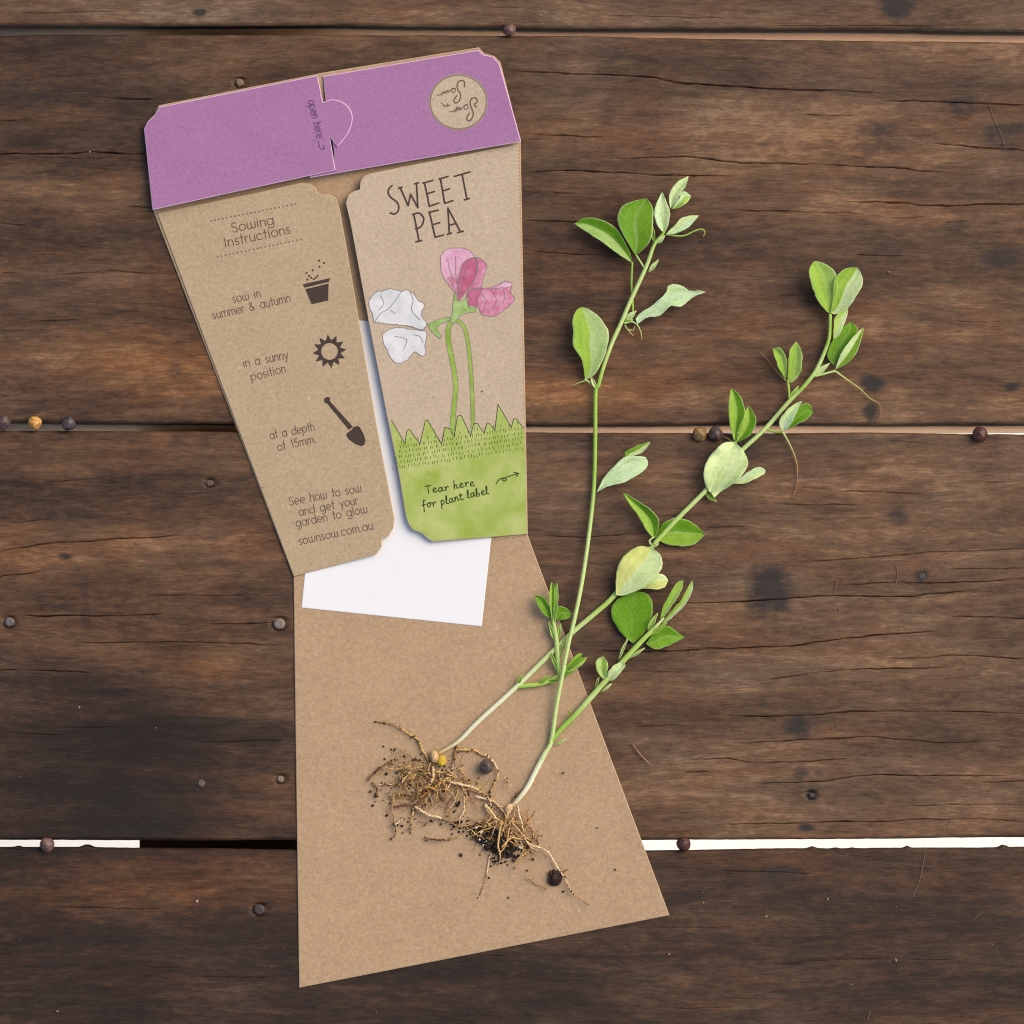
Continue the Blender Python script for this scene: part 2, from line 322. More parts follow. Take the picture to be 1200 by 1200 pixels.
# uneven lips on the board edges: x, half width, bite (px)
def make_plank(i, e0, e1, base_tone, base_warm):
    xs = np.concatenate([np.arange(-330, -12, 12), np.arange(-12, 1212, 3.6), np.arange(1212, 1540, 12)])
    top = e0(xs); bot = e1(xs)
    if i > 0: top = top + wob(xs, i + .3, .45) + .35 * np.array([mnoise.noise((x * .09, i, 0)) for x in xs]) + .9 * np.maximum(0, np.array([mnoise.noise((x * .035, i, 4)) for x in xs]) - .3)
    if i < 3: bot = bot + wob(xs, i + .8, .45) + .35 * np.array([mnoise.noise((x * .09, i, 9)) for x in xs]) - .9 * np.maximum(0, np.array([mnoise.noise((x * .035, i, 14)) for x in xs]) - .3)
    if i == 3:                    # small chips that stand up in the lower gap
        for cx, wd, hh in ((20, 3, 1.5), (101, 6, 3.5), (953, 4, 2.4), (1064, 3, 2.5), (1177, 4, 3), (980, 3, 1.4), (1000, 3, 1.0)): top -= hh * np.exp(-((xs - cx) / wd) ** 2)
    H = float(np.max(bot - top)); n = int(H / .62)
    t = np.linspace(0, 1, n)
    X = np.repeat(xs[None, :], n, 0); Y = top[None, :] + (bot - top)[None, :] * t[:, None]
    # rounded lips
    dT = (Y - top[None, :]); dB = (bot[None, :] - Y); de = np.minimum(dT, dB)
    Z = np.zeros_like(X)
    R = 4.0
    if i > 0: Z -= np.where(dT < R, (1 - dT / R) ** 2 * 1.0 * MM, 0)
    if i < 3: Z -= np.where(dB < R, (1 - dB / R) ** 2 * 1.0 * MM, 0)
    # slow unevenness of the sawn, worn face
    Z += 0.12 * MM * np.sin(Y * .045 + np.sin(X * .006 + i) * 1.5 + i) * np.minimum(1, de / 20) - 0.12 * MM
    for pts, hw, dep in CR:
        p = np.array(pts, float)
        y0, y1 = p[:, 1].min() - 8, p[:, 1].max() + 8
        if y1 < top.min() or y0 > bot.max(): continue
        cx = (xs >= p[0, 0]) & (xs <= p[-1, 0]); ci = np.nonzero(cx)[0]
        if len(ci) == 0: continue
        xx = xs[ci]; sd_ = p[0, 0] * .37 + p[0, 1]
        yc = np.interp(xx, p[:, 0], p[:, 1]) + 1.5 * np.array([mnoise.noise((x * .018, sd_, 2)) for x in xx]) + .7 * np.array([mnoise.noise((x * .05, sd_, 0)) for x in xx]) * min(1.5, hw + .3) + .5 * np.array([mnoise.noise((x * .16, sd_, 3)) for x in xx])
        u = (xx - p[0, 0]) / (p[-1, 0] - p[0, 0]); tap = np.minimum(1, 6 * u) * np.minimum(1, 6 * (1 - u))
        wv_ = hw * .33 * (.35 + .65 * tap) * (.72 + .9 * np.array([mnoise.noise((x * .06, sd_, 7)) for x in xx]))
        dist = np.abs(Y[:, ci] - yc[None, :])
        inter = np.clip(.75 + 1.1 * np.array([mnoise.noise((x * .03, sd_, 11)) for x in xx]), .12, 1)
        k = np.clip(1.2 - dist / np.maximum(.22, wv_)[None, :] * .62, 0, 1) * (np.clip(tap * 1.4, 0, 1) * inter)[None, :]
        Z[:, ci] -= k * dep * MM
    for nx_, ny_, nr_ in ((327, 731, 6.6), (11, 729, 5.5), (246, 566, 3.6), (329, 913, 4.0), (304, 1066, 6), (281, 97, 4.4), (951, 932, 3.5)):
        rr_ = np.hypot(X - nx_, Y - ny_); Z -= np.exp(-((rr_ - nr_ - .8) / 1.5) ** 2) * 1.1 * MM
    n1, n2 = X.shape
    k = (D - 0.0) / D
    px = (X - 600) * PX; py = (600 - Y) * PX
    top_v = np.stack([px, py, Z], -1).reshape(-1, 3)
    TH = 38 * MM
    under = []; 
    bt = np.stack([px[0], py[0], np.full(n2, -TH)], -1); bb = np.stack([px[-1], py[-1], np.full(n2, -TH)], -1)
    mt = bt.copy(); mt[:, 2] = -7 * MM
    if i > 0: bt[:, 1] -= 24 * MM  # unseen undercut, shaped to let ground light up onto the facing edge
    verts = np.concatenate([top_v, bt, bb, mt]); o_bt = n1 * n2; o_bb = o_bt + n2; o_mt = o_bb + n2
    idx = np.arange(n1 * n2).reshape(n1, n2)
    q = np.stack([idx[1:, :-1], idx[1:, 1:], idx[:-1, 1:], idx[:-1, :-1]], -1).reshape(-1, 4)
    a = np.arange(n2 - 1)
    sT = np.concatenate([np.stack([idx[0, :-1], idx[0, 1:], o_mt + a + 1, o_mt + a], -1), np.stack([o_mt + a, o_mt + a + 1, o_bt + a + 1, o_bt + a], -1)])
    sB = np.stack([idx[-1, 1:], idx[-1, :-1], o_bb + a, o_bb + a + 1], -1)
    sU = np.stack([o_bt + a, o_bt + a + 1, o_bb + a + 1, o_bb + a], -1)
    F = np.concatenate([q, sT, sB, sU]).astype(np.int32)
    me = bpy.data.meshes.new('plank')
    me.vertices.add(len(verts)); me.vertices.foreach_set('co', verts.astype(np.float32).ravel())
    me.loops.add(F.size); me.loops.foreach_set('vertex_index', F.ravel())
    me.polygons.add(len(F)); me.polygons.foreach_set('loop_start', np.arange(0, F.size, 4, dtype=np.int32))
    me.polygons.foreach_set('loop_total', np.full(len(F), 4, dtype=np.int32))
    me.update(calc_edges=True); me.validate()
    ends = []
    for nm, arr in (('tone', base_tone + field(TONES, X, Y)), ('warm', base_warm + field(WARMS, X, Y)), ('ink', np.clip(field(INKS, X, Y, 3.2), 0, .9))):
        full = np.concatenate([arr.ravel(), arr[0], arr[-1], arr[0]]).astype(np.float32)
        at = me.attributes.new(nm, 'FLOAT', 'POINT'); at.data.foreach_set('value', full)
    me.materials.append(WOOD); me.materials.append(SAWN)
    mi = np.zeros(len(F), dtype=np.int32); mi[len(q):] = 1; me.polygons.foreach_set('material_index', mi)
    o = bpy.data.objects.new('plank', me); C.objects.link(o); o.parent = table
    return o
planks = [make_plank(0, E[0], E[1], .06, -.05), make_plank(1, E[2], E[3], .02, .12), make_plank(2, E[4], E[5], .015, .06), make_plank(3, E[6], E[7], -.075, .02)]  # base tone and warmth per board; the lowest darkened to paint in vignetting
def box(name, x0, x1, y0, y1, z0, z1, mat, parent=None):
    v = [(x0, y0, z0), (x1, y0, z0), (x1, y1, z0), (x0, y1, z0), (x0, y0, z1), (x1, y0, z1), (x1, y1, z1), (x0, y1, z1)]
    return mesh_obj(name, v, [(3, 2, 1, 0), (4, 5, 6, 7), (0, 1, 5, 4), (1, 2, 6, 5), (2, 3, 7, 6), (3, 0, 4, 7)], mat, parent)
BEAMM = plain('dark_beam_timber', (52, 40, 32), 0.8, 0.2, .4, 200)
box('cross_beam', (153 - 600) * PX, (394 - 600) * PX, -.21, .208, -.105, -.0385, BEAMM, table)

# nails: x, y, radius px, colour, height, plank
def lathe(cx, cy, prof, n=18, z0=0.0, jit=0.0):
    v, f = [], []
    for k, (r, z) in enumerate(prof):
        for a in range(n):
            th = 2 * math.pi * a / n
            rr = r * (1 + jit * mnoise.noise((cx * 900 + math.cos(th), cy * 900 + math.sin(th), k * .3)))
            v.append((cx + rr * math.cos(th), cy + rr * math.sin(th), z0 + z))
    for k in range(len(prof) - 1):
        for a in range(n):
            b = (a + 1) % n; f.append((k * n + a, k * n + b, (k + 1) * n + b, (k + 1) * n + a))
    f.append(tuple(range((len(prof) - 1) * n, len(prof) * n)))
    return v, f
for x, y, r, c, h, pl in ((327, 731, 6.6, (118, 108, 98), .7, 2), (11, 729, 5.5, (96, 90, 92), .5, 2), (246, 566, 3.6, (92, 78, 64), .12, 2), (236, 918, 4.2, (92, 82, 74), .15, 2), (329, 913, 4.0, (116, 104, 94), .25, 2),
                          (304, 1066, 6, (58, 52, 52), .35, 3), (281, 97, 4.4, (112, 96, 74), .3, 1), (951, 932, 3, (52, 48, 46), .3, 2), (1080, 675, 4, (60, 56, 56), .2, 2)):
    X, Y, _ = P(x, y); R = r * PX; hh = h * MM
    v, f = lathe(X, Y, [(R * .98, -.6 * MM), (R, hh * .5), (R * .85, hh * .92), (R * .5, hh), (R * .2, hh * .9)], 16, 0, .25)
    mesh_obj('nail', v, f, METAL, planks[pl], True, [lin(c)] * len(v))

# ------------------------------------------------------------------ card pieces and print
def poly_area(p): return .5 * sum(p[i - 1][0] * p[i][1] - p[i][0] * p[i - 1][1] for i in range(len(p)))
def inset(pts, d):
    n = len(pts); out = []
    for i in range(n):
        a, p, c = pts[i - 1], pts[i], pts[(i + 1) % n]
        d1 = (p[0] - a[0], p[1] - a[1]); d2 = (c[0] - p[0], c[1] - p[1]); l1 = math.hypot(*d1) or 1; l2 = math.hypot(*d2) or 1
        n1 = (d1[1] / l1, -d1[0] / l1); n2 = (d2[1] / l2, -d2[0] / l2)
        mx, my = n1[0] + n2[0], n1[1] + n2[1]; k = max(.35, (mx * mx + my * my) / 2)
        out.append((p[0] + mx / k * d, p[1] + my / k * d))
    return out
def card(name, pts, zf, th, mat, parent, edge_mat=None, bev=.7):
    """a sheet of card: face, softened and paler cut edge, underside"""
    if poly_area(pts) > 0: pts = pts[::-1]          # photo y runs down: make it counter-clockwise seen from above
    n = len(pts); ins = inset(pts, bev)
    top = [P(x, y, zf(x, y) + th) for x, y in ins]
    mid = [P(x, y, zf(x, y) + th * .55) for x, y in pts]; bot = [(t[0], t[1], zf(x, y)) for t, (x, y) in zip(mid, pts)]
    tri = tessellate_polygon([[Vector((x, -y, 0)) for x, y in pts]])
    f = []
    for a, b, c in tri:
        ax, bx_, cx = pts[a], pts[b], pts[c]
        if (bx_[0] - ax[0]) * -(cx[1] - ax[1]) + (bx_[1] - ax[1]) * (cx[0] - ax[0]) < 0: b, c = c, b
        f += [(a, b, c), (2 * n + a, 2 * n + c, 2 * n + b)]
    nt_ = len(f)
    for o_ in (0, n): f += [(o_ + i, o_ + n + i, o_ + n + (i + 1) % n, o_ + (i + 1) % n) for i in range(n)]
    o = mesh_obj(name, top + mid + bot, f, mat, parent)
    if edge_mat:
        o.data.materials.append(edge_mat)
        for k in range(nt_, len(f)): o.data.polygons[k].material_index = 1
    return o
def flat(name, polys, zs, mat, parent, off):
    v, f = [], []
    for pts in polys:
        b = len(v)
        v += [P(x, y, zs(x, y) + off) for x, y in pts]
        for t in tessellate_polygon([[Vector((x, -y, 0)) for x, y in pts]]):
            a, c, d = t; A, B_, D_ = pts[a], pts[c], pts[d]
            if (B_[0] - A[0]) * -(D_[1] - A[1]) + (B_[1] - A[1]) * (D_[0] - A[0]) < 0: c, d = d, c
            f.append((b + a, b + c, b + d))
    return mesh_obj(name, v, f, mat, parent)
def strokes(name, lines, w, zs, mat, parent, off):
    """flat inked lines: each line a list of photo points; w = width in px (or list per line)"""
    v, f = [], []
    sp_l, sp_w = [], []
    for li, pts in enumerate(lines):
        ww = w[li] if isinstance(w, list) else w
        cur = [pts[0]]
        for i in range(1, len(pts)):
            cur.append(pts[i])
            if i < len(pts) - 1:
                a_ = (pts[i][0] - pts[i - 1][0], pts[i][1] - pts[i - 1][1]); b_ = (pts[i + 1][0] - pts[i][0], pts[i + 1][1] - pts[i][1])
                la, lb = math.hypot(*a_), math.hypot(*b_)
                if la > 1e-6 and lb > 1e-6 and (a_[0] * b_[0] + a_[1] * b_[1]) / la / lb < .45: sp_l.append(cur); sp_w.append(ww); cur = [pts[i]]
        sp_l.append(cur); sp_w.append(ww)
    lines, w = sp_l, sp_w
    for li, pts in enumerate(lines):
        ww = w[li] if isinstance(w, list) else w
        closed = len(pts) > 3 and math.dist(pts[0], pts[-1]) < 1e-3
        if closed: pts = pts[:-1]
        q = [pts[0]]
        for p in pts[1:]:
            if math.dist(p, q[-1]) > 1e-3: q.append(p)
        pts = q; n = len(pts)
        if n < 2: continue
        b = len(v); o2 = off + (li % 5) * 3e-6
        for i in range(n):
            if closed: pa, pc = pts[i - 1], pts[(i + 1) % n]
            else: pa, pc = pts[max(0, i - 1)], pts[min(n - 1, i + 1)]
            d1 = (pts[i][0] - pa[0], pts[i][1] - pa[1]); d2 = (pc[0] - pts[i][0], pc[1] - pts[i][1])
            l1 = math.hypot(*d1) or 1; l2 = math.hypot(*d2) or 1
            tx, ty = d1[0] / l1 + d2[0] / l2, d1[1] / l1 + d2[1] / l2; l = math.hypot(tx, ty)
            if l < .2: tx, ty, l = (d1[0] or d2[0]), (d1[1] or d2[1]), max(l1, l2)
            tx /= l; ty /= l
            ex, ey = 0, 0
            if not closed and i == 0: ex, ey = -tx * ww * .35, -ty * ww * .35
            if not closed and i == n - 1: ex, ey = tx * ww * .35, ty * ww * .35
            for s in (-.5, .5):
                x, y = pts[i][0] + ex - ty * ww * s, pts[i][1] + ey + tx * ww * s
                v.append(P(x, y, zs(x, y) + o2))
        m_ = n if closed else n - 1
        for i in range(m_):
            j = (i + 1) % n; f.append((b + 2 * i, b + 2 * j, b + 2 * j + 1, b + 2 * i + 1))
    o = mesh_obj(name, v, f, mat, parent)
    me = o.data
    bm = bmesh.new(); bm.from_mesh(me)
    for fc in bm.faces:
        if fc.normal.z < 0: fc.normal_flip()
    bm.to_mesh(me); bm.free()
    return o
def dots(name, pts, r, zs, mat, parent, off):
    return flat(name, [[(x + r * math.cos(a * math.pi / 4), y + r * math.sin(a * math.pi / 4)) for a in range(8)] for x, y in pts], zs, mat, parent, off)
def crop(ox, oy, s): return lambda L: [(ox + x * s, oy + y * s) for x, y in L]

# single-line letters; x to the right, y up, x-height 1
def arc(cx, cy, rx, ry, a0, a1, n=10): return [(cx + rx * math.cos(math.radians(a0 + (a1 - a0) * i / n)), cy + ry * math.sin(math.radians(a0 + (a1 - a0) * i / n))) for i in range(n + 1)]
O_ = arc(.5, .5, .48, .5, 0, 360, 18)
GEO = {
 'o': (1.0, [O_]), 'a': (1.05, [O_, [(.98, 1), (.98, 0)]]), 'd': (1.05, [O_, [(.98, 1.6), (.98, 0)]]), 'p': (1.05, [O_, [(.02, 1), (.02, -.55)]]),
 'g': (1.05, [O_, [(.98, 1), (.98, -.1)] + arc(.55, -.12, .43, .4, 0, -150, 8)]), 'c': (.9, [arc(.5, .5, .48, .5, 45, 315, 14)]), 'e': (1.0, [[(.04, .5), (.97, .5)] + arc(.5, .5, .48, .5, 0, 310, 14)]),
 'n': (.85, [[(.06, 1), (.06, 0)], [(.06, .55)] + arc(.42, .6, .36, .4, 170, 0, 8) + [(.78, 0)]]), 'h': (.85, [[(.06, 1.6), (.06, 0)], [(.06, .55)] + arc(.42, .6, .36, .4, 170, 0, 8) + [(.78, 0)]]),
 'm': (1.35, [[(.06, 1), (.06, 0)], [(.06, .6)] + arc(.36, .65, .3, .35, 170, 0, 7) + [(.66, 0)], [(.66, .6)] + arc(.97, .65, .31, .35, 170, 0, 7) + [(1.28, 0)]]),
 'r': (.5, [[(.06, 1), (.06, 0)], [(.06, .55)] + arc(.42, .6, .36, .4, 170, 80, 5)]), 's': (.65, [arc(.32, .75, .24, .24, 40, 260, 8) + arc(.3, .25, .26, .26, 90, -140, 8)]),
 't': (.5, [[(.25, 1.5), (.25, 0)], [(.0, 1), (.5, 1)]]), 'u': (.85, [[(.06, 1), (.06, .4)] + arc(.42, .4, .36, .4, 180, 360, 8) + [(.78, 1)], [(.78, 1), (.78, 0)]]),
 'w': (1.35, [[(.06, 1), (.06, .35)] + arc(.36, .35, .3, .35, 180, 360, 7) + [(.66, 1)], [(.66, .35)] + arc(.97, .35, .31, .35, 180, 360, 7) + [(1.28, 1)]]),
 'y': (.85, [[(.04, 1), (.42, 0)], [(.8, 1), (.22, -.55)]]), 'i': (.25, [[(.1, 1), (.1, 0)], [(.1, 1.32), (.1, 1.4)]]), 'l': (.25, [[(.1, 1.6), (.1, 0)]]), 'f': (.5, [[(.25, 0), (.25, 1.2)] + arc(.45, 1.3, .2, .28, 180, 80, 5), [(.0, 1), (.5, 1)]]),
 '1': (.5, [[(.08, 1.2), (.32, 1.48)], [(.32, 1.5), (.32, 0)]]), '5': (.9, [[(.75, 1.5), (.25, 1.5), (.15, .85)] + arc(.4, .5, .42, .5, 120, -150, 12)]), '.': (.3, [[(.1, 0), (.1, .09)]]),
 '&': (1.1, [[(.95, .0), (.2, 1.1)] + arc(.4, 1.25, .22, .25, 200, -60, 8) + [(.2, .65)] + arc(.38, .35, .36, .36, 120, 300, 8) + [(.95, .65)]]),
 'S': (.9, [arc(.45, 1.13, .36, .36, 30, 265, 9) + arc(.43, .37, .39, .38, 90, -150, 9)]), 'I': (.3, [[(.12, 1.5), (.12, 0)]]), ' ': (.75, [])}
HAND = {
 'T': (1.0, [[(.0, 1.75), (.5, 1.8), (.95, 1.7)], [(.5, 1.75), (.42, .9), (.38, .05)]]), 'e': (.8, [[(.1, .45), (.45, .55), (.62, .8), (.4, 1.0), (.15, .7), (.12, .25), (.38, .0), (.8, .2)]]),
 'a': (.95, [[(.7, .9), (.35, .95), (.08, .5), (.2, .05), (.5, .2), (.72, .9), (.7, .2), (.95, .1)]]), 'r': (.7, [[(.05, .9), (.2, .75), (.18, .05), (.3, .6), (.55, .95), (.7, .75)]]),
 'h': (.85, [[(.25, 1.85), (.15, .9), (.08, .0), (.2, .6), (.45, .85), (.58, .55), (.55, .05), (.85, .1)]]), 'f': (.7, [[(.65, 1.6), (.45, 1.85), (.3, 1.4), (.22, .3), (.1, -.75)], [(0, .75), (.6, .85)]]),
 'o': (.85, [[(.4, .95), (.08, .6), (.18, .08), (.52, .1), (.65, .6), (.4, .95), (.85, .85)]]), 'p': (.9, [[(.25, 1.0), (.18, .1), (.08, -.85)], [(.2, .7), (.5, 1.0), (.72, .6), (.5, .1), (.2, .1)]]),
 'l': (.5, [[(.05, .2), (.35, 1.3), (.3, 1.85), (.15, 1.2), (.15, .2), (.45, .05)]]), 'n': (.85, [[(.1, .9), (.1, .05), (.2, .6), (.45, .9), (.58, .5), (.58, .05), (.85, .15)]]),
 't': (.6, [[(.28, 1.5), (.2, .3), (.3, .02), (.6, .15)], [(.0, 1.05), (.6, 1.1)]]), 'b': (.8, [[(.05, .3), (.3, 1.3), (.28, 1.85), (.12, 1.2), (.1, .1), (.45, .05), (.6, .5), (.3, .7), (.12, .4)]]), ' ': (.6, [])}
def text_lines(txt, p0, p1, xh, font, jitter=0.0, sp=.22, up=1):
    """the text's strokes between two photo points of its base line; xh = x-height in px"""
    adv = 0; items = []
    for ch in txt:
        w_, ls = font[ch]; items.append((adv, ls)); adv += w_ + sp
    adv -= sp
    dx, dy = p1[0] - p0[0], p1[1] - p0[1]; L = math.hypot(dx, dy); ux, uy = dx / L, dy / L
    nx, ny = uy * up, -ux * up
    out = []
    for a, ls in items:
        j = random.uniform(-jitter, jitter)
        for l in ls:
            if font is HAND: l = crom(l, 4)
            out.append([(p0[0] + ux * (a + x) / adv * L + nx * (y + j) * xh, p0[1] + uy * (a + x) / adv * L + ny * (y + j) * xh) for x, y in l])
    return out

# ------------------------------------------------------------------ the seed packet
pk = empty('seed_packet', (0, 0, 0), 'opened brown kraft card seed packet with purple top flaps and printed fold-out panels', 'seed packet')
Z0 = lambda x, y: .1 * MM
back_pts = [(178, 243), (169, 151), (173.5, 142), (181, 134), (186, 123.5), (372, 86.5), (373, 86), (561, 55.5), (567.5, 62.5), (579, 65.5), (586.5, 73), (610, 166), (618.5, 626.8), (344, 675.6)]
card('back_panel', back_pts, Z0, .45 * MM, KRAFT, pk, KRAFT_EDGE)
lower = card('lower_flap', [(344, 675.9), (618.5, 627.1), (623, 640), (784.5, 1072.5), (640, 1101), (350.5, 1157.5), (345.5, 800)], Z0, .45 * MM, KRAFT, pk, KRAFT_EDGE)
def hinge(a, b, z, k, sgn=1, kk=0.0):       # height that rises with the distance from a fold line
    dx, dy = b[0] - a[0], b[1] - a[1]; L = math.hypot(dx, dy)
    return lambda x, y: (z + max(0, sgn * ((x - a[0]) * dy - (y - a[1]) * dx) / L) * PX * k)
TH = .42 * MM
zl = hinge((184, 247), (344, 675), .62 * MM, .046)
left_pts = [(184, 249.5), (300, 226), (352, 214.5), (362, 215), (369, 219), (373.5, 227.5), (386, 227.5), (394, 232.5), (398.3, 246), (411, 318), (440, 490), (462.3, 608), (461, 619), (455, 628.5), (447.5, 632), (447.3, 641), (441, 649.5), (430, 652.5), (344.2, 675.4)]
lp = card('instruction_panel', left_pts, zl, TH, KRAFT_PALE, pk, KRAFT_EDGE)
zr = hinge((607.5, 169), (617.5, 626), 1.05 * MM, .045)
zr = (lambda f: (lambda x, y: .62 * MM + max(0, ((617.5 - 607.5) * (y - 169) / 457 + 607.5 - x)) * PX * .050))(zr)
right_pts = [(432, 203.5), (607.5, 168.5)]
ya, yb = 168.5, 626
k = 0; y = ya + 2
while y < yb - 1:                 # torn perforation along the fold
    x = 607.7 + (y - 169) / 457 * 9.9
    right_pts += [(x + (1.5 if k % 2 == 0 else -1.1) + random.uniform(-.15, .15), y)]; y += 2.1; k += 1
right_pts += [(617.6, 626), (507, 634.8), (500, 630.5), (494.5, 625.3), (483, 620.5), (477.5, 612), (475, 602), (466, 548), (454, 490), (431.7, 375), (410.5, 260), (405.2, 238), (408.5, 228), (414, 224.5), (421.5, 222), (422.5, 212), (426, 206.5)]
rp = card('picture_panel', right_pts, zr, TH, KRAFT_PICT, pk, KRAFT_EDGE, .3)
zpr = hinge((561, 57), (372, 88), .75 * MM, .075, 1)
zpl = hinge((372, 88), (187, 124), 1.35 * MM, .080, 1)
rf_pts = [(378.6, 89.2), (561, 58.5), (566.8, 64), (578, 66.5), (585.2, 74.5), (597, 116), (610.8, 166), (500, 185), (363, 208.5), (364, 199), (391, 194), (391.8, 178), (389.5, 165.5), (381.6, 119)]
right_flap = card('closing_flap', rf_pts, zpr, TH, PURPLE, pk, PALE_EDGE, .9)
tab = crom([(378.5, 119.5), (390, 116.5), (403, 120.5), (411.5, 130), (412.8, 143), (407, 158), (395.5, 172.5)], 5)
left_flap = card('closing_flap', [(168.8, 151), (173, 142.5), (181.5, 135), (187, 125.2), (372.3, 88.2), (377, 112)] + tab + [(389.5, 165), (386.4, 160.5), (389.6, 178), (393, 199.5), (286, 222.5), (179, 246)], zpl, TH, PURPLE, pk, PALE_EDGE, .9)
left_flap['label'] = 'purple left flap with its rounded tab tucked over the right one'
right_flap['label'] = 'purple right flap with a round pale badge'

U = .04 * MM
tl = lambda x, y: zl(x, y) + TH
tr_ = lambda x, y: zr(x, y) + TH
tpr = lambda x, y: zpr(x, y) + TH
tpl = lambda x, y: zpl(x, y) + TH
# instruction panel print
c1 = crop(150, 40, .20833); c2 = crop(370, 40, .20833); c3 = crop(180, 260, .216667); c4 = crop(400, 260, .191667); c5 = crop(260, 480, .175); c6 = crop(430, 450, .175)
T = []
T += text_lines('Sowing', (272.5, 272.5), (321.5, 262.5), 7.4, GEO)
T += text_lines('Instructions', (264, 289.5), (341, 273.2), 7.2, GEO)
strokes('lettering', T, 1.1, tl, INK, lp, U)
T = []
T += text_lines('sow in', (273.5, 355), (306, 347.8), 6.8, GEO); T += text_lines('summer & autumn', (250, 374.2), (341, 353.2), 6.6, GEO)
T += text_lines('in a sunny', (286, 430.5), (338.5, 420), 6.6, GEO); T += text_lines('position', (295, 446), (335.5, 436), 6.6, GEO)
T += text_lines('at a depth', (317, 515), (369, 504), 6.4, GEO); T += text_lines('of 15mm.', (326, 528.5), (371, 518.5), 6.4, GEO)
T += text_lines('See how to sow', (340, 592.5), (424, 576), 6.6, GEO); T += text_lines('and get your', (351, 604.5), (420, 590.5), 6.4, GEO); T += text_lines('garden to glow', (347.5, 617.5), (431, 600.5), 6.4, GEO)
T += text_lines('sownsow.com.au', (351, 638.5), (437.5, 620), 6.4, GEO)
strokes('lettering', T, .92, tl, INK, lp, U)
dd = []
for a, b in (((247, 259), (346, 239)), ((255, 301), (353, 280.6))):
    dd += [(a[0] + (b[0] - a[0]) * i / 21, a[1] + (b[1] - a[1]) * i / 21) for i in range(22)]
dots('dotted_rule', dd, .95, tl, INK, lp, U)
flat('pot_icon', [c3([(806, 338), (953, 304), (950, 324), (816, 356)]), c3([(820, 364), (947, 333), (944, 426), (855, 446)])], tl, INK_BLACK, lp, U)
dots('seed_dots_icon', c3([(895, 210), (922, 222), (897, 242), (860, 262), (827, 275), (840, 292), (887, 292), (832, 312), (866, 309), (878, 301), (852, 302)]), 1.3, tl, INK_BLACK, lp, U)
sx, sy = 386.2, 411.8; ring = []
pts_o = [(sx + (20 if i % 2 == 0 else 13.2) * math.cos(math.radians(-96 + i * 15)), sy + (20 if i % 2 == 0 else 13.2) * math.sin(math.radians(-96 + i * 15))) for i in range(24)]
pts_i = [(sx + 9.8 * math.cos(math.radians(-96 + i * 15)), sy + 9.8 * math.sin(math.radians(-96 + i * 15))) for i in range(24)]
flat('sun_icon', [[pts_o[i], pts_o[(i + 1) % 24], pts_i[(i + 1) % 24], pts_i[i]] for i in range(24)], tl, INK_BLACK, lp, U)
flat('trowel_icon', [[(379.5, 468.5), (380.5, 466), (385, 465), (387, 466.5), (386.6, 470), (413.5, 500), (409, 504), (383.5, 473), (380.5, 472)], c5([(832, 172), (838, 158), (872, 132), (880, 116), (912, 110), (925, 118), (950, 165), (962, 205), (955, 235), (935, 246), (895, 232), (850, 200)])], tl, INK_BLACK, lp, U)
# picture panel print
SW = [[(430, 852), (414, 868), (408, 893), (425, 920), (455, 942), (468, 972), (460, 1000), (440, 1012), (420, 1006)]]
L2 = [crom(SW[0], 4)] + [[(475, 862), (520, 965), (534, 900), (575, 976), (567, 838)], [(612, 836), (640, 968), (692, 950)], [(604, 838), (660, 822)], [(626, 898), (668, 885)], [(702, 814), (726, 952), (772, 936)], [(694, 815), (745, 800)], [(713, 882), (752, 870)],
  [(780, 800), (868, 775)], [(824, 790), (851, 928)], [(836, 932), (866, 924)], [(552, 1012), (582, 1164)], [(564, 1168), (598, 1160)], [(636, 1002), (690, 990)], [(640, 1002), (672, 1142), (720, 1130)], [(655, 1072), (698, 1060)],
  [(744, 978), (752, 1122)], [(744, 978), (814, 1112)], [(750, 1076), (792, 1064)], [(740, 1126), (764, 1119)], [(800, 1116), (830, 1108)], [(608, 966), (640, 966)][:0] or [(466, 866), (486, 860)], [(556, 842), (578, 836)]]
L2.append(crom([(546, 1014), (580, 1006), (606, 1030), (604, 1062), (588, 1086), (562, 1094)], 4))
strokes('title_lettering', [c2(l) for l in L2], 1.9, tr_, INK_BLACK, rp, U * 2.5)
grass = [(165, 243), (205, 312), (255, 402), (268, 315), (285, 304), (355, 402), (392, 245), (405, 240), (500, 402), (522, 288), (560, 302), (585, 355), (606, 215), (630, 208), (695, 347), (716, 262), (740, 265), (785, 330), (803, 266), (822, 266), (857, 312), (878, 135), (967, 292), (983, 232), (1000, 235), (1051, 298)]
gp = c6(grass) + [(616.4, 560), (617.3, 625.6), (507.5, 634), (500.6, 629.6), (495, 624.5), (483.8, 619.8), (478.4, 611.5), (475.8, 602), (466.8, 548), (457.6, 500)]
flat('grass_print', [gp], tr_, GRASS, rp, U * 1.2)
strokes('grass_outline', [c6(grass)], .8, tr_, INK_GREEN, rp, U * 1.8)
tk = []
for r in range(6):
    for i in range(44):
        x = 175 + r * 12 + i * (880 - r * 14) / 44 + random.uniform(-6, 6); y = 560 - r * 34 - (x - 200) * .155 + random.uniform(-5, 5)
        if x > 1045 or (r > 4 and i % 3): continue
        tk.append(c6([(x, y - 9), (x + 3, y + 9)]))
strokes('stitch_marks', tk, .55, tr_, INK_GREEN, rp, U * 1.8)
s1 = crom(c4([(680, 590), (655, 655), (657, 740), (682, 870), (700, 1000), (692, 1100), (683, 1200)]) + c6([(580, 130), (570, 330)])[1:], 5)
s2 = crom(c4([(705, 600), (742, 632), (766, 690), (782, 800), (795, 950), (803, 1150)]) + c6([(706, 100), (710, 320)])[1:], 5)
strokes('stem_print', [s1, s2], [5.8, 4.4], tr_, STEMG, rp, U)
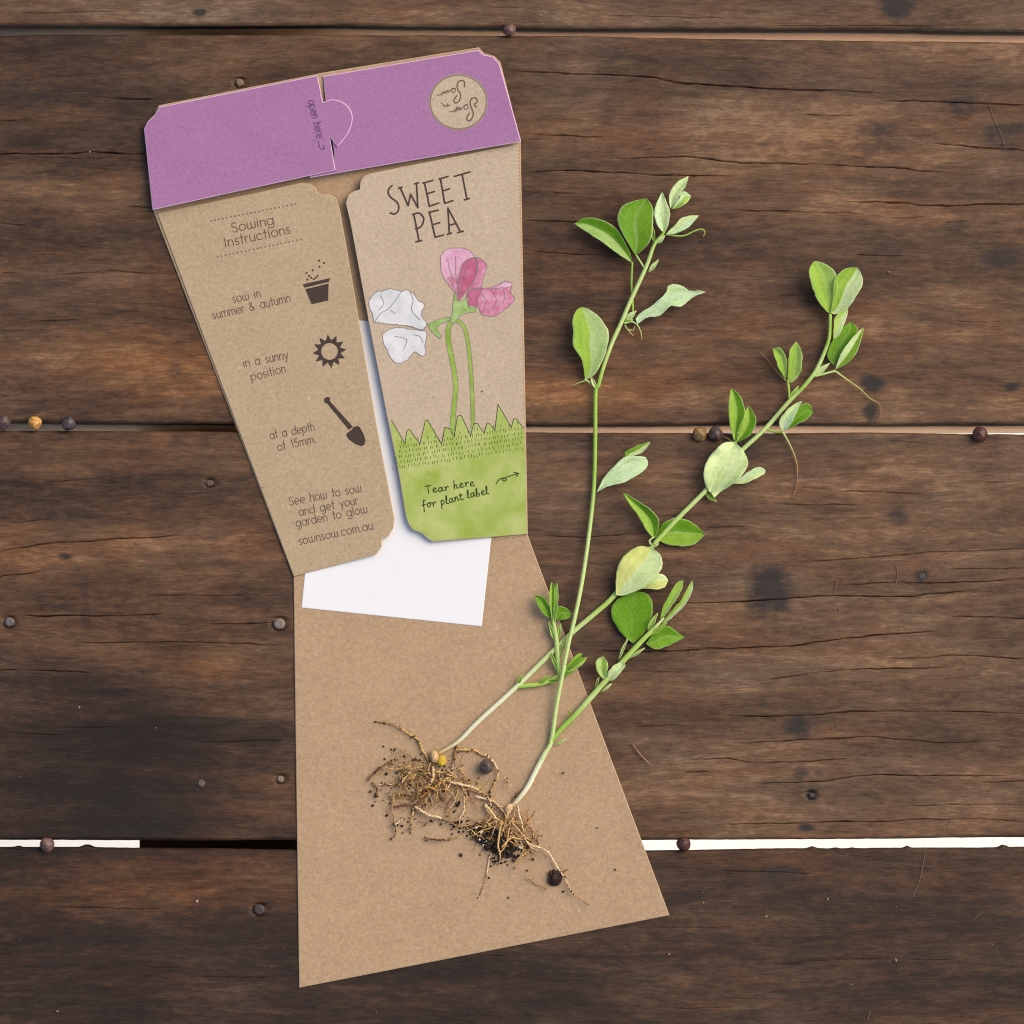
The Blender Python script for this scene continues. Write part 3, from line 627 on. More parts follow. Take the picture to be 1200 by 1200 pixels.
def offs(pts, d):
    o = []
    for i in range(len(pts)):
        a, b = pts[max(0, i - 1)], pts[min(len(pts) - 1, i + 1)]; l = math.dist(a, b) or 1
        o.append((pts[i][0] - (b[1] - a[1]) / l * d, pts[i][1] + (b[0] - a[0]) / l * d))
    return o
strokes('stem_outline', [offs(s1, 2.9), offs(s1, -2.9), offs(s2, 2.2), offs(s2, -2.2)], .6, tr_, INK_GREY, rp, U * 1.6)
PET = [
 ('pale_petal_print', [(607, 262), (612, 205), (650, 168), (715, 158), (780, 173), (812, 212), (775, 238), (742, 285), (722, 360), (715, 440), (685, 420), (640, 362), (612, 305)], PINK_L, 1.0),
 ('petal_print', [(640, 345), (690, 330), (725, 330), (716, 442), (686, 420)], PINK_M, 1.25),
 ('petal_print', [(822, 220), (866, 236), (889, 276), (872, 330), (852, 400), (800, 414), (770, 434), (800, 380), (828, 300)], PINK_M, 1.1),
 ('rose_petal_print', [(738, 262), (778, 228), (826, 222), (832, 300), (802, 378), (745, 450), (716, 480), (708, 402), (724, 322)], PINK_D, 1.5),
 ('petal_print', [(765, 442), (800, 412), (860, 404), (930, 402), (1000, 366), (1042, 376), (1036, 430), (1060, 465), (1040, 500), (970, 558), (920, 578), (862, 565), (835, 520), (782, 526)], PINK_M, 1.8),
 ('pale_petal_print', [(900, 408), (940, 388), (1000, 366), (1042, 376), (1030, 398), (965, 404)], PINK_L, 2.1),
 ('rose_petal_print', [(768, 442), (800, 412), (862, 406), (835, 470), (832, 515), (784, 522)], PINK_D, 2.1),
 ('white_petal_print', [(170, 490), (185, 462), (200, 440), (225, 425), (260, 420), (300, 408), (345, 418), (370, 426), (400, 416), (430, 430), (455, 455), (470, 482), (502, 495), (505, 520), (488, 560), (500, 590), (522, 620), (515, 645), (485, 660), (430, 640), (400, 635), (340, 628), (300, 625), (250, 618), (205, 612), (195, 590), (190, 560), (174, 530)], WHITEW, 1.0),
 ('white_petal_print', [(255, 690), (275, 668), (300, 655), (340, 646), (380, 650), (430, 656), (480, 662), (520, 668), (522, 700), (510, 760), (516, 790), (505, 818), (480, 812), (450, 796), (430, 812), (410, 838), (380, 855), (350, 864), (325, 855), (305, 835), (285, 795), (262, 750), (253, 715)], WHITEW, 1.0),
 ('calyx_print', [(690, 430), (706, 480), (722, 490), (780, 460), (772, 508), (822, 520), (820, 550), (760, 560), (722, 575), (690, 622), (662, 612), (680, 540), (685, 470)], CALYX, 2.5),
 ('calyx_print', [(530, 625), (590, 600), (650, 580), (672, 598), (612, 620), (582, 650), (612, 700), (602, 715), (560, 680), (540, 650)], CALYX, 2.5)]
outl = []
for nm, pts, mt, h in PET:
    q = crom(c4(pts), 4, True) if 'calyx' not in nm else c4(pts)
    ja, jf = (1.0, .35) if 'white' in nm else (.6, .22)            # hand-drawn unevenness
    q = [(x + ja * mnoise.noise((x * jf, y * jf, 2)), y + ja * mnoise.noise((x * jf, y * jf, 8))) for x, y in q]
    flat(nm, [q], tr_, mt, rp, U * h)
    if pts[0] != (640, 345): outl.append(q + [q[0]])
outl += [crom(c4([(365, 430), (330, 480), (290, 530), (240, 560), (205, 610)]), 3), crom(c4([(655, 340), (690, 400), (700, 430)]), 3), crom(c4([(760, 300), (740, 380), (722, 450)]), 3), crom(c4([(400, 635), (450, 648), (500, 660), (518, 640)]), 3), crom(c4([(840, 420), (880, 470), (870, 540)]), 3), crom(c4([(300, 540), (330, 560)]), 3), crom(c4([(420, 430), (440, 480), (430, 540), (480, 600)]), 3), crom(c4([(440, 690), (480, 700), (500, 740)]), 3), crom(c4([(240, 450), (260, 500), (230, 540)]), 3), crom(c4([(330, 700), (400, 720), (380, 780)]), 3), crom(c4([(930, 430), (950, 480), (920, 540)]), 3), crom(c4([(990, 410), (1000, 460), (980, 510)]), 3), crom(c4([(650, 230), (665, 300), (690, 380)]), 3), crom(c4([(700, 210), (700, 300), (705, 380)]), 3)]
strokes('flower_outline', outl, .6, tr_, INK_GREY, rp, U * 3)
T = text_lines('Tear here', c6([(398, 738)])[0], c6([(722, 678)])[0], 5.2, HAND, .12, .12) + text_lines('for plant label', c6([(376, 836)])[0], c6([(818, 736)])[0], 5.2, HAND, .12, .08)
T += [crom(c6([(865, 668), (885, 640), (915, 630), (935, 640), (922, 650), (908, 638), (940, 622), (1012, 600)]), 3), c6([(985, 592), (1015, 598), (1000, 622)])]
strokes('handwritten_lettering', T, 1.25, tr_, INK_GREEN, rp, U * 2)
# specks in the right panel's card are in its material; badge and purple print
cx, cy, R = 537.2, 119.6, 34.2
circ = lambda r: [(cx + r * math.cos(2 * math.pi * i / 48), cy + r * .955 * math.sin(2 * math.pi * i / 48) ) for i in range(48)]
badge = flat('badge', [circ(R)], tpr, KRAFT_PICT, right_flap, U)
strokes('badge_ring', [circ(R - 1.2) + [circ(R - 1.2)[0]]], 1.7, tpr, INK_OLIVE, right_flap, U * 1.6)
c8 = crop(490, 80, .083333)
BL = [crom(l, 4) for l in ([(648, 262), (655, 215), (640, 180), (605, 170), (565, 195), (548, 245), (560, 300), (590, 350), (595, 410), (570, 465), (530, 488), (505, 468), (515, 425), (548, 385)],
  [(520, 285), (485, 285), (470, 315), (490, 340), (520, 325), (520, 285), (500, 280), (455, 312)], [(450, 312), (430, 335), (410, 310), (400, 350), (375, 320), (365, 355), (340, 335), (335, 375), (310, 370), (265, 385)],
  [(825, 545), (795, 520), (800, 495), (832, 470), (820, 425), (775, 415), (738, 450), (735, 510), (755, 570), (775, 630), (765, 690), (725, 740), (690, 725), (685, 690), (722, 630)],
  [(690, 512), (655, 520), (645, 555), (665, 580), (698, 560), (695, 515), (670, 512), (640, 545)], [(620, 555), (600, 580), (580, 545), (570, 590), (545, 545), (540, 600), (515, 580), (510, 612), (455, 605)],
  [(450, 515), (430, 530), (415, 500), (405, 540), (380, 515), (365, 535), (350, 505), (320, 490)])]
strokes('badge_lettering', [c8(l) for l in BL], [1.5, 1.0, 1.1, 1.5, 1.0, 1.1, .9], tpr, INK, right_flap, U * 2)
T = text_lines('open here', (361, 118.5), (371.5, 162.5), 6.2, GEO, 0, .25, 1)
T += [crom(c1([(1068, 600), (1078, 635), (1090, 648), (1106, 636)]), 3), c1([(1098, 628), (1106, 636), (1102, 650)])]
strokes('open_lettering', T, 1.05, tpl, INK_PURPLE, left_flap, U)
edge_hi = [tab]

# ------------------------------------------------------------------ white envelope
ze = lambda x, y: .57 * MM
env = empty('paper_envelope', (0, 0, 0), 'plain white paper envelope tucked under the two kraft panels', 'envelope')
card('envelope_body', [(353.3, 712), (564.5, 734), (575.5, 631), (600.5, 394), (389.5, 372), (357.3, 672)], ze, .19 * MM, PAPER, env)

# ------------------------------------------------------------------ plants
def tube(name, pts, radii, mat, parent, cols, n=8, sub=5, zlift=None, wig=0.0):
    """pts: (px, py, z mm) centre line; radii px; colours along it"""
    q = crom([(x, y, z) for x, y, z in pts], sub)
    m_ = len(q); v, f, cc = [], [], []
    W = [Vector(P(x + wig * mnoise.noise((x * .15, y * .15, 1)), y + wig * mnoise.noise((x * .15, y * .15, 5)), z * MM)) for x, y, z in q]
    for i in range(m_):
        t = i / (m_ - 1)
        r = np.interp(t, np.linspace(0, 1, len(radii)), radii) * PX * (.9 if mat is STALK else .85)
        c = tuple(np.interp(t, np.linspace(0, 1, len(cols)), [col[k] for col in cols]) for k in range(3))
        d = (W[min(i + 1, m_ - 1)] - W[max(i - 1, 0)]).normalized()
        s = d.cross(Vector((0, 0, 1)));
        s = s.normalized() if s.length > 1e-6 else Vector((1, 0, 0)); u = s.cross(d).normalized()
        for a in range(n):
            th = 2 * math.pi * a / n
            v.append(W[i] + (s * math.cos(th) + u * math.sin(th)) * r); cc.append(c)
    for i in range(m_ - 1):
        for a in range(n):
            b = (a + 1) % n; f.append((i * n + a, i * n + b, (i + 1) * n + b, (i + 1) * n + a))
    f.append(tuple(range(n))[::-1]); f.append(tuple(range((m_ - 1) * n, m_ * n)))
    return mesh_obj(name, v, f, mat, parent, True, cc)
DK, MD, PL, BL_, YL, LG = lin((92, 150, 14)), lin((142, 184, 64)), lin((212, 234, 176)), lin((206, 234, 192)), lin((214, 220, 142)), lin((170, 206, 104))
UCOL = [0, .05, .14, .27, .4, .47, .5, .53, .6, .73, .86, .95, 1]
def leaf(parent, base, tip, L, Rr, cl, cr=None, z=(2.2, 4, 3), fold=1.2, rip=.7, edge_pale=.6, mid=.35, name='leaf', th=.22):
    """L, Rr: photo points of the two margins from base to tip; z: heights (mm) at base, middle, tip; fold: mm the margins rise above the rib"""
    cr = cr or cl
    a = resample(crom([base] + L + [tip], 5), 17); b = resample(crom([base] + Rr + [tip], 5), 17)
    v, f, cc, lcs = [], [], [], []
    nU = len(UCOL); sd_ = base[0] * .13 + tip[1]
    for i in range(17):
        s = i / 16; zz = np.interp(s, [0, .5, 1], z) if len(z) == 3 else z[0]
        zz += math.sin(math.pi * s) * .3
        wd = math.sin(math.pi * min(1, s * .92 + .04))
        for j, u in enumerate(UCOL):
            x = a[i][0] + (b[i][0] - a[i][0]) * u; y = a[i][1] + (b[i][1] - a[i][1]) * u
            e = abs(2 * u - 1)
            x += 1.1 * e * wd * mnoise.noise((x * .16, y * .16, sd_)); y += 1.1 * e * wd * mnoise.noise((x * .16, y * .16, sd_ + 4))
            h = zz + 1.7 * fold * wd * (e ** 1.2) + rip * mnoise.noise((x * .07, y * .07, sd_)) * e + .08 * math.cos(e * 9) * wd
            h = max(h, .35)
            v.append(P(x, y, h * MM))
            c = cl if u < .5 else cr
            if j in (5, 6, 7): c = mix(c, lin((205, 222, 170)), mid * (1 if j == 6 else .45) * (1 - s * .6))
            if j in (0, nU - 1): c = mix(c, lin((206, 222, 176)), edge_pale)
            k = .5 + .5 * mnoise.noise((x * .09, y * .09, sd_ + 9)); c = mix(c, mix(c, lin((150, 180, 70)), .35), k * .5)
            cc.append(c); lcs.append((u, s, sd_ % 13.0))
    for i in range(16):
        for j in range(nU - 1):
            p = i * nU + j; f.append((p, p + nU, p + nU + 1, p + 1))
    o = mesh_obj(name, v, f, LEAF, parent, True, cc)
    la = o.data.attributes.new('lc', 'FLOAT_VECTOR', 'POINT'); la.data.foreach_set('vector', np.array(lcs, dtype=np.float32).ravel())
    bm = bmesh.new(); bm.from_mesh(o.data); bmesh.ops.remove_doubles(bm, verts=bm.verts, dist=2e-6)
    bmesh.ops.recalc_face_normals(bm, faces=bm.faces)
    if sum(fc.normal.z * fc.calc_area() for fc in bm.faces) < 0: bmesh.ops.reverse_faces(bm, faces=bm.faces)
    bm.to_mesh(o.data); bm.free(); o.data.polygons.foreach_set('use_smooth', [True] * len(o.data.polygons))
    so_ = o.modifiers.new('thickness', 'SOLIDIFY'); so_.thickness = th * MM; so_.offset = -1
    return o
def stip(parent, a, b, wpx, c, z=(2, 2.6, 3), name='stipule'):
    dx, dy = b[0] - a[0], b[1] - a[1]; l = math.hypot(dx, dy); n_ = (-dy / l, dx / l)
    m1 = (a[0] + dx * .4, a[1] + dy * .4)
    return leaf(parent, a, b, [(m1[0] - n_[0] * wpx, m1[1] - n_[1] * wpx)], [(m1[0] + n_[0] * wpx, m1[1] + n_[1] * wpx)], c, None, z, .5, .2, .5, .3, name)
SG, SP, SW_ = lin((150, 192, 84)), lin((190, 216, 142)), lin((226, 232, 200))
RT0 = lin((196, 164, 104)); TN = lin((176, 164, 96)); TD = lin((150, 112, 84))
pb = empty('sweet_pea_seedling', (0, 0, 0), 'uprooted green seedling with a tall thin stem and black soil clump at its roots', 'seedling', 'uprooted sweet pea seedlings')
pa = empty('sweet_pea_seedling', (0, 0, 0), 'uprooted green seedling leaning right, with round pale leaves and yellow seed at its roots', 'seedling', 'uprooted sweet pea seedlings')
# seedling with the leaning stem (a)
tube('stem', [(512, 884, 2.4), (537, 869, 2.0), (560, 846, 2), (606, 804, 1.9), (647, 764, 1.8), (671, 741, 1.6), (697, 719, 1.6), (715, 703, 1.7), (742, 672, 1.8), (765, 640, 2.2), (790, 612, 2.4), (823, 579, 2.4), (848, 552, 2), (870, 527, 2.2), (897, 502, 2.4), (926, 469, 2.6), (940, 455, 2.8), (955, 436, 3), (966, 413, 3.2), (972, 394, 3.4), (973, 368, 3.6)],
     [1.9, 2.9, 3.3, 3.4, 3.4, 3.2, 3.0, 3.1, 3.0, 2.9, 2.8, 2.5, 2.2], STALK, pa, [RT0, SW_, SW_, SP, SP, LG, SP, LG, SP, SP, SP, SP, SG, SP, SG, LG])
brA = [(605, 805, 1.9), (617, 803.5, 1.8), (636, 801, 1.8), (652, 793, 1.8), (664, 784, 2.2)]
tube('branch', brA, [2.8, 3, 2.6, 2.2], STALK, pa, [SG, LG, SG])
tube('branch', [(655, 790, 2), (654, 778, 2.4), (652, 750, 2.8), (648.5, 728, 3.2), (648, 716, 3.6)], [2.4, 3.2, 2.8, 2.2], STALK, pa, [LG, SP, SG])
leaf(pa, (972, 367), (954, 306), [(966, 362), (957, 349), (950, 330), (948, 316)], [(977, 362), (981, 344), (981, 326), (974, 314), (962, 307)], MD, LG, (3.6, 5, 6), 1.0)
leaf(pa, (974, 367), (1005, 314), [(976, 348), (978, 328), (984, 319.5), (993, 314)], [(981, 368), (992, 362), (998, 355), (1008, 339), (1011, 327)], MD, PL, (3.7, 5.4, 6.4), 1.0)
leaf(pa, (976, 399), (994, 361), [(977, 384), (978, 373), (985, 366)], [(984, 392), (989, 380), (993, 370)], LG, PL, (3.2, 3.6, 4), .4)
leaf(pa, (977, 428), (997, 377), [(969.5, 419), (972, 406), (981, 392), (989, 383)], [(986, 416), (998, 403), (1005, 386)], DK, None, (2.6, 2.6, 2.6), .4, .4, .4)
leaf(pa, (979, 433), (1012, 384), [(985, 416), (998, 397)], [(991, 426.5), (1001, 417), (1008, 402)], PL, MD, (3.0, 4.6, 5.2), 1.0)
tube('petiole', [(954, 441, 2.8), (966, 438, 3), (979, 434.5, 3.2)], [1.6, 1.5], STALK, pa, [SP, SP])
tube('tendril', [(979, 435, 3), (994, 446, 2.2), (1008, 456, 1.6), (1018, 466, 1), (1027, 471, .8), (1031, 475, .8), (1031.5, 487, .6), (1027, 495.5, .6)], [1.3, 1.1, .9, .6, .5, .4], STALK, pa, [SP, TN, TN, TD, TD], 6)
stip(pa, (953, 441), (973, 425), 3.6, PL)
leaf(pa, (921, 444), (905.5, 409), [(915, 435), (909.5, 423)], [(922, 432), (920.5, 417), (914, 407.5)], MD, LG, (3, 4.4, 5), .8)
leaf(pa, (923, 447), (933, 400), [(923.5, 430), (925.5, 411)], [(928, 448), (936, 440), (940, 426), (939, 411)], MD, LG, (3, 4.2, 5), .8)
tube('petiole', [(925, 467, 2.6), (924.5, 457, 2.8), (923, 446, 3)], [1.7, 1.4], STALK, pa, [SG, LG])
tube('tendril', [(921, 446, 3), (908, 433, 2), (898, 420, 1.4), (889, 412, .8)], [1.0, .8, .5], STALK, pa, [TN, TD, TD], 6)
stip(pa, (926, 466), (936, 452), 2.2, LG)
leaf(pa, (861, 518), (856.7, 455), [(855.5, 497), (854, 474)], [(866, 503), (872, 488), (872, 475), (865, 461)], MD, DK, (3, 5, 6), .7)
leaf(pa, (863, 518), (877, 476), [(866, 503), (870, 488)], [(873, 514), (882.5, 505), (886, 495), (883, 484)], MD, DK, (2.6, 3.2, 3.6), .6)
tube('petiole', [(870, 527, 2.2), (864, 524, 2.6), (861.5, 517, 2.8)], [1.5, 1.2], STALK, pa, [SG, LG])
tube('tendril', [(860, 519, 2.4), (853, 514, 1.8), (846, 511, 1.2)], [.9, .6], STALK, pa, [TN, TD], 6)
leaf(pa, (918, 506), (940, 470), [(912.5, 496), (918, 485), (929, 475)], [(924, 501), (932, 486)], PL, BL_, (3, 4.6, 5.2), .4)
leaf(pa, (921, 504), (953, 483), [(930, 488), (938, 475), (948, 473)], [(932, 498.5), (945, 491.5)], DK, DK, (2.6, 3.0, 3.4), .5, .3, .9)
tube('petiole', [(897, 502, 2.4), (907, 506, 2.5), (917, 506.5, 2.8)], [1.6, 1.3], STALK, pa, [SG, MD])
tube('tendril', [(917, 506, 2.8), (925, 520, 2), (932, 537, 1.4), (934.5, 553, 1), (933, 572, .8), (928, 583, .7)], [1.4, 1.1, .9, .6, .45], STALK, pa, [SP, TN, TD, TD], 6)
leaf(pa, (834, 578), (861, 518), [(827, 569), (825, 551), (829.5, 538), (840, 525), (850, 518)], [(838, 583), (843, 577), (855, 570), (865, 562), (875, 549), (875.5, 538), (870, 527)], PL, PL, (3.2, 5, 4.4), 1.0, 2.2)
leaf(pa, (860, 567), (897, 551), [(873, 555), (889, 547)], [(873, 566.5), (884, 561.5), (895, 556)], BL_, PL, (2.6, 3, 3.4), .3)
stip(pa, (826, 578), (840, 588), 2.0, MD, (2, 1.8, 1.5))
leaf(pa, (766, 631), (730, 577), [(757, 620), (747, 603), (737, 590)], [(772, 619), (771, 607), (762, 597), (747, 587)], MD, DK, (1.6, 3, 4), .9)
leaf(pa, (767, 630), (826, 626), [(775, 615), (785, 608.5), (793, 606.5), (807, 610), (818, 617.5)], [(780, 637.5), (800, 640.5), (814, 637.5)], DK, MD, (1.2, 1.6, 3), .5)
tube('petiole', [(765, 641, 2), (761, 634, 2), (767, 629, 1.8)], [1.3, 1.1], STALK, pa, [PL, SP])
stip(pa, (764, 640), (772, 637), 1.8, PL)
leaf(pa, (722, 697), (763, 642), [(721.5, 678), (725, 661), (735, 648), (750, 640)], [(731, 698), (747, 692), (760, 685), (773, 670), (776.5, 660), (773, 649)], YL, PL, (3, 5, 4.6), 1.0, .7)
leaf(pa, (752, 690), (783, 680), [(762, 677), (771, 672.5), (779, 674.5)], [(761, 690), (770, 691), (779, 688)], PL, YL, (3, 3.6, 3.4), .4)
leaf(pa, (646, 724), (626.5, 698), [(639, 721), (630, 709)], [(643, 709), (636, 699)], DK, DK, (3, 3.4, 3.6), .7)
leaf(pa, (651, 727), (671, 720), [(654, 711), (663, 712.5)], [(665, 725.5)], DK, DK, (2.8, 3, 3), .6)
leaf(pa, (647.5, 730), (646.7, 681), [(644.3, 712), (644, 692)], [(649, 714), (649.5, 692)], MD, DK, (3.6, 4.6, 5), .4, .2)
leaf(pa, (650, 730), (652.5, 682), [(649.5, 712), (650, 692)], [(653, 714), (654, 694)], DK, LG, (3.6, 4.4, 5), .4, .2)
stip(pa, (650, 752), (643, 728), 1.6, LG); stip(pa, (653, 752), (657, 730), 1.8, LG); stip(pa, (653, 786), (646, 765), 1.5, SG); stip(pa, (656, 770), (664, 746), 1.3, LG)
leaf(pa, (660, 787), (683, 766), [(667, 777), (677, 767)], [(670, 781), (680, 772)], MD, DK, (2.2, 3, 3.4), .4, .2)
leaf(pa, (664, 787), (688, 770), [(672, 779), (681, 771.5)], [(674, 785), (684, 777)], DK, LG, (2, 2.4, 2.8), .4, .2)
stip(pa, (630, 802), (645, 792), 2.2, MD); stip(pa, (640, 800), (655, 797), 2.2, DK, (1.8, 2, 2)); stip(pa, (606, 803), (613, 790), 1.8, MD); stip(pa, (655, 793), (672, 786), 2.0, DK, (1.8, 2, 2))
# seedling with the tall stem (b)
tube('stem', [(597, 948, 1.8), (608, 936, 1.8), (619, 921, 1.8), (627, 905, 1.8), (638, 884, 2), (646, 868, 2.2), (652, 828, 3), (659.5, 788, 4.2), (666, 755, 5), (674, 722, 5), (683, 676, 3.6), (691, 620, 2.4), (696, 570, 2), (697.5, 520, 2), (698, 460, 2.2), (701, 452, 2.4), (707, 430, 2.6), (717, 402, 2.8), (728, 378, 3), (740, 350, 3.4), (757, 313, 4), (767, 286, 4.4), (778, 272, 4.6), (785, 250, 4.8)],
     [2.6, 3.4, 3.4, 2.8, 2.7, 2.7, 2.6, 2.6, 2.7, 2.9, 2.8, 2.4, 1.0], STALK, pb, [lin((206, 176, 130)), SW_, SW_, SP, SP, SP, SP, SP, SG, SG, SG, SP, SP, SP, SG, SG])
tube('branch', [(644, 871, 2.2), (657, 855, 2), (674, 838, 2), (690, 820, 2), (705, 803, 2.2), (729, 776, 2.6), (753, 750, 3), (768, 735, 3.4), (778, 724, 3.8)], [2.8, 3.6, 3.8, 3.8, 3.6, 3.0, 1.2], STALK, pb, [SG, SG, SP, LG, LG, PL])
leaf(pb, (741, 308), (673, 262), [(733, 303), (717, 292), (697, 278)], [(737, 293), (722, 268), (705, 258), (687, 255)], mix(DK, PL, .35), DK, (3, 4, 4.4), 1.2)
leaf(pb, (745, 299), (757, 232), [(736, 285), (726, 266), (724, 252), (731, 240)], [(755, 291), (763, 280), (765.5, 262), (765, 243)], DK, mix(DK, MD, .3), (4, 5.4, 6), 1.1, .5, .7, .5)
leaf(pb, (778, 273), (776, 225), [(769, 262), (767.5, 243)], [(783, 263), (784, 245)], BL_, PL, (4.6, 5.6, 6.4), .6)
leaf(pb, (786, 244), (807, 206), [(784, 229), (793, 214)], [(793, 234), (803, 219)], PL, PL, (4.8, 5.6, 6.4), .5)
leaf(pb, (787, 245), (810, 230), [(794, 234), (801, 224)], [(796, 243), (806, 236)], BL_, LG, (4.4, 4.8, 5), .5)
leaf(pb, (780, 275), (819, 252.5), [(790, 264), (803, 253.5)], [(794, 273), (808, 265)], PL, BL_, (4.4, 4.8, 5.4), .5)
tube('tendril', [(781, 275, 4.4), (800, 276.5, 3.6), (813, 271, 3), (822, 268.5, 2.6), (826, 272, 2.4), (824, 277, 2.2)], [1.2, 1.0, .9, .7], STALK, pb, [SG, SG, TN], 6)
tube('petiole', [(742, 369, 2.6), (741, 350, 2.4), (740, 330, 2.6), (741, 307, 3)], [1.4, 1.4, 1.3], STALK, pb, [MD, SG, SG], 7)
tube('petiole', [(755, 314, 3.8), (750, 306, 3.8), (745, 298, 4)], [1.3, 1.2], STALK, pb, [SP, LG], 7)
stip(pb, (760, 319), (772, 304), 2.6, PL); stip(pb, (767, 285), (763, 262), 2.4, MD, (4, 5, 5)); stip(pb, (769, 285), (779, 276), 3.0, PL, (4.2, 4.6, 5))
leaf(pb, (747, 380), (827.5, 342), [(746, 371), (765, 357), (780, 344), (783.5, 334), (797, 333.5), (808, 341), (818, 340.5)], [(751, 377), (760, 371.5), (773, 369.5), (787, 358), (798, 359.5), (813, 347.5)], BL_, BL_, (2.4, 4.2, 5), .6, .9, .3, .1)
stip(pb, (733, 375), (746, 364), 3.2, PL); stip(pb, (731, 379), (742, 374), 2.0, LG)
tube('tendril', [(731, 379, 3), (740, 377, 2.6), (747, 381, 2.2), (751, 390, 1.6), (752, 398, 1)], [1.2, 1.0, .6], STALK, pb, [SP, SP, TN], 6)
tube('tendril', [(732, 381, 2.4), (737, 388, 1.8), (742, 393.5, 1.2)], [1.0, .7], STALK, pb, [SP, TN], 6)
tube('tendril', [(737, 386, 1.6), (742, 387, 1.6), (744, 382, 1.8)], [.8, .6], STALK, pb, [SP, TN], 6)
leaf(pb, (686, 444), (682, 360), [(681, 420), (671, 404), (672, 390), (671, 375), (675, 364)], [(696, 440), (708, 418), (713, 398), (712.5, 387), (703, 372), (690, 362)], MD, mix(PL, MD, .35), (2.6, 4.6, 4.6), .9, .6)
tube('petiole', [(699, 455, 2.4), (692, 449, 2.4), (685, 444, 2.6)], [1.5, 1.3], STALK, pb, [SP, SP])
tube('tendril', [(686, 446, 2.4), (677, 449, 1.8), (670, 452.5, 1.2)], [.9, .6], STALK, pb, [SP, TN], 6)
stip(pb, (699, 456), (692, 441), 2.2, PL)
leaf(pb, (699, 577), (759, 540), [(704, 567), (707.5, 560), (718, 548), (733, 535), (748, 534.5), (757, 536)], [(712, 570), (730, 565.5), (747, 557), (758, 548)], BL_, BL_, (2.2, 3.6, 3.8), .5, .6, .3, .1)
leaf(pb, (734, 537), (762, 517.5), [(732.5, 530), (747, 522.5)], [(741, 535), (753, 530)], mix(DK, MD, .5), PL, (3.6, 4.2, 4.8), .5)
leaf(pb, (742, 754), (744, 693), [(729, 743), (718.5, 728), (716, 714), (724, 702)], [(757, 739), (764, 723), (764.5, 706), (757, 695)], DK, DK, (1.8, 1.6, 1.8), .3, .5, .3, .1)
leaf(pb, (757, 754), (802, 747), [(771, 737), (782, 733.5), (793, 740.5)], [(764, 759.5), (775, 760), (793, 751.5)], DK, mix(DK, MD, .3), (2, 2.2, 2.6), .4)
leaf(pb, (774, 728), (801, 680), [(776, 714), (784, 698), (793, 683)], [(781, 719), (793, 702), (799, 690)], MD, LG, (3.6, 5, 6), .5, .2)
leaf(pb, (776, 731), (811, 680), [(785, 718), (798, 704), (804, 692)], [(786, 725), (803, 708), (812, 690)], MD, PL, (3.4, 4.6, 5.6), .5, .2)
stip(pb, (759, 739), (771, 718), 2.8, LG, (3, 4, 4.4)); stip(pb, (762, 745), (782, 729), 2.4, MD, (3, 3.4, 3.6))
leaf(pb, (709, 797), (707, 770), [(701, 789), (697.5, 778), (701, 771.5)], [(711.5, 788), (712.5, 777)], mix(MD, PL, .4), LG, (2.4, 4, 4.6), .5)
leaf(pb, (712, 797), (729, 775.5), [(712, 788), (719, 780)], [(718, 797), (727, 789), (732.5, 780)], PL, PL, (2.6, 4, 4), .5)
stip(pb, (725, 773), (736, 747), 1.2, SP); stip(pb, (736, 772), (756, 759), 1.4, SP); stip(pb, (698, 806), (702, 793), 1.0, TN); stip(pb, (705, 811), (717, 801), 1.2, PL)
stip(pb, (669, 838), (666, 833), 1.2, MD); stip(pb, (649, 873), (664, 866), .9, SP, (1.6, 1.4, 1))

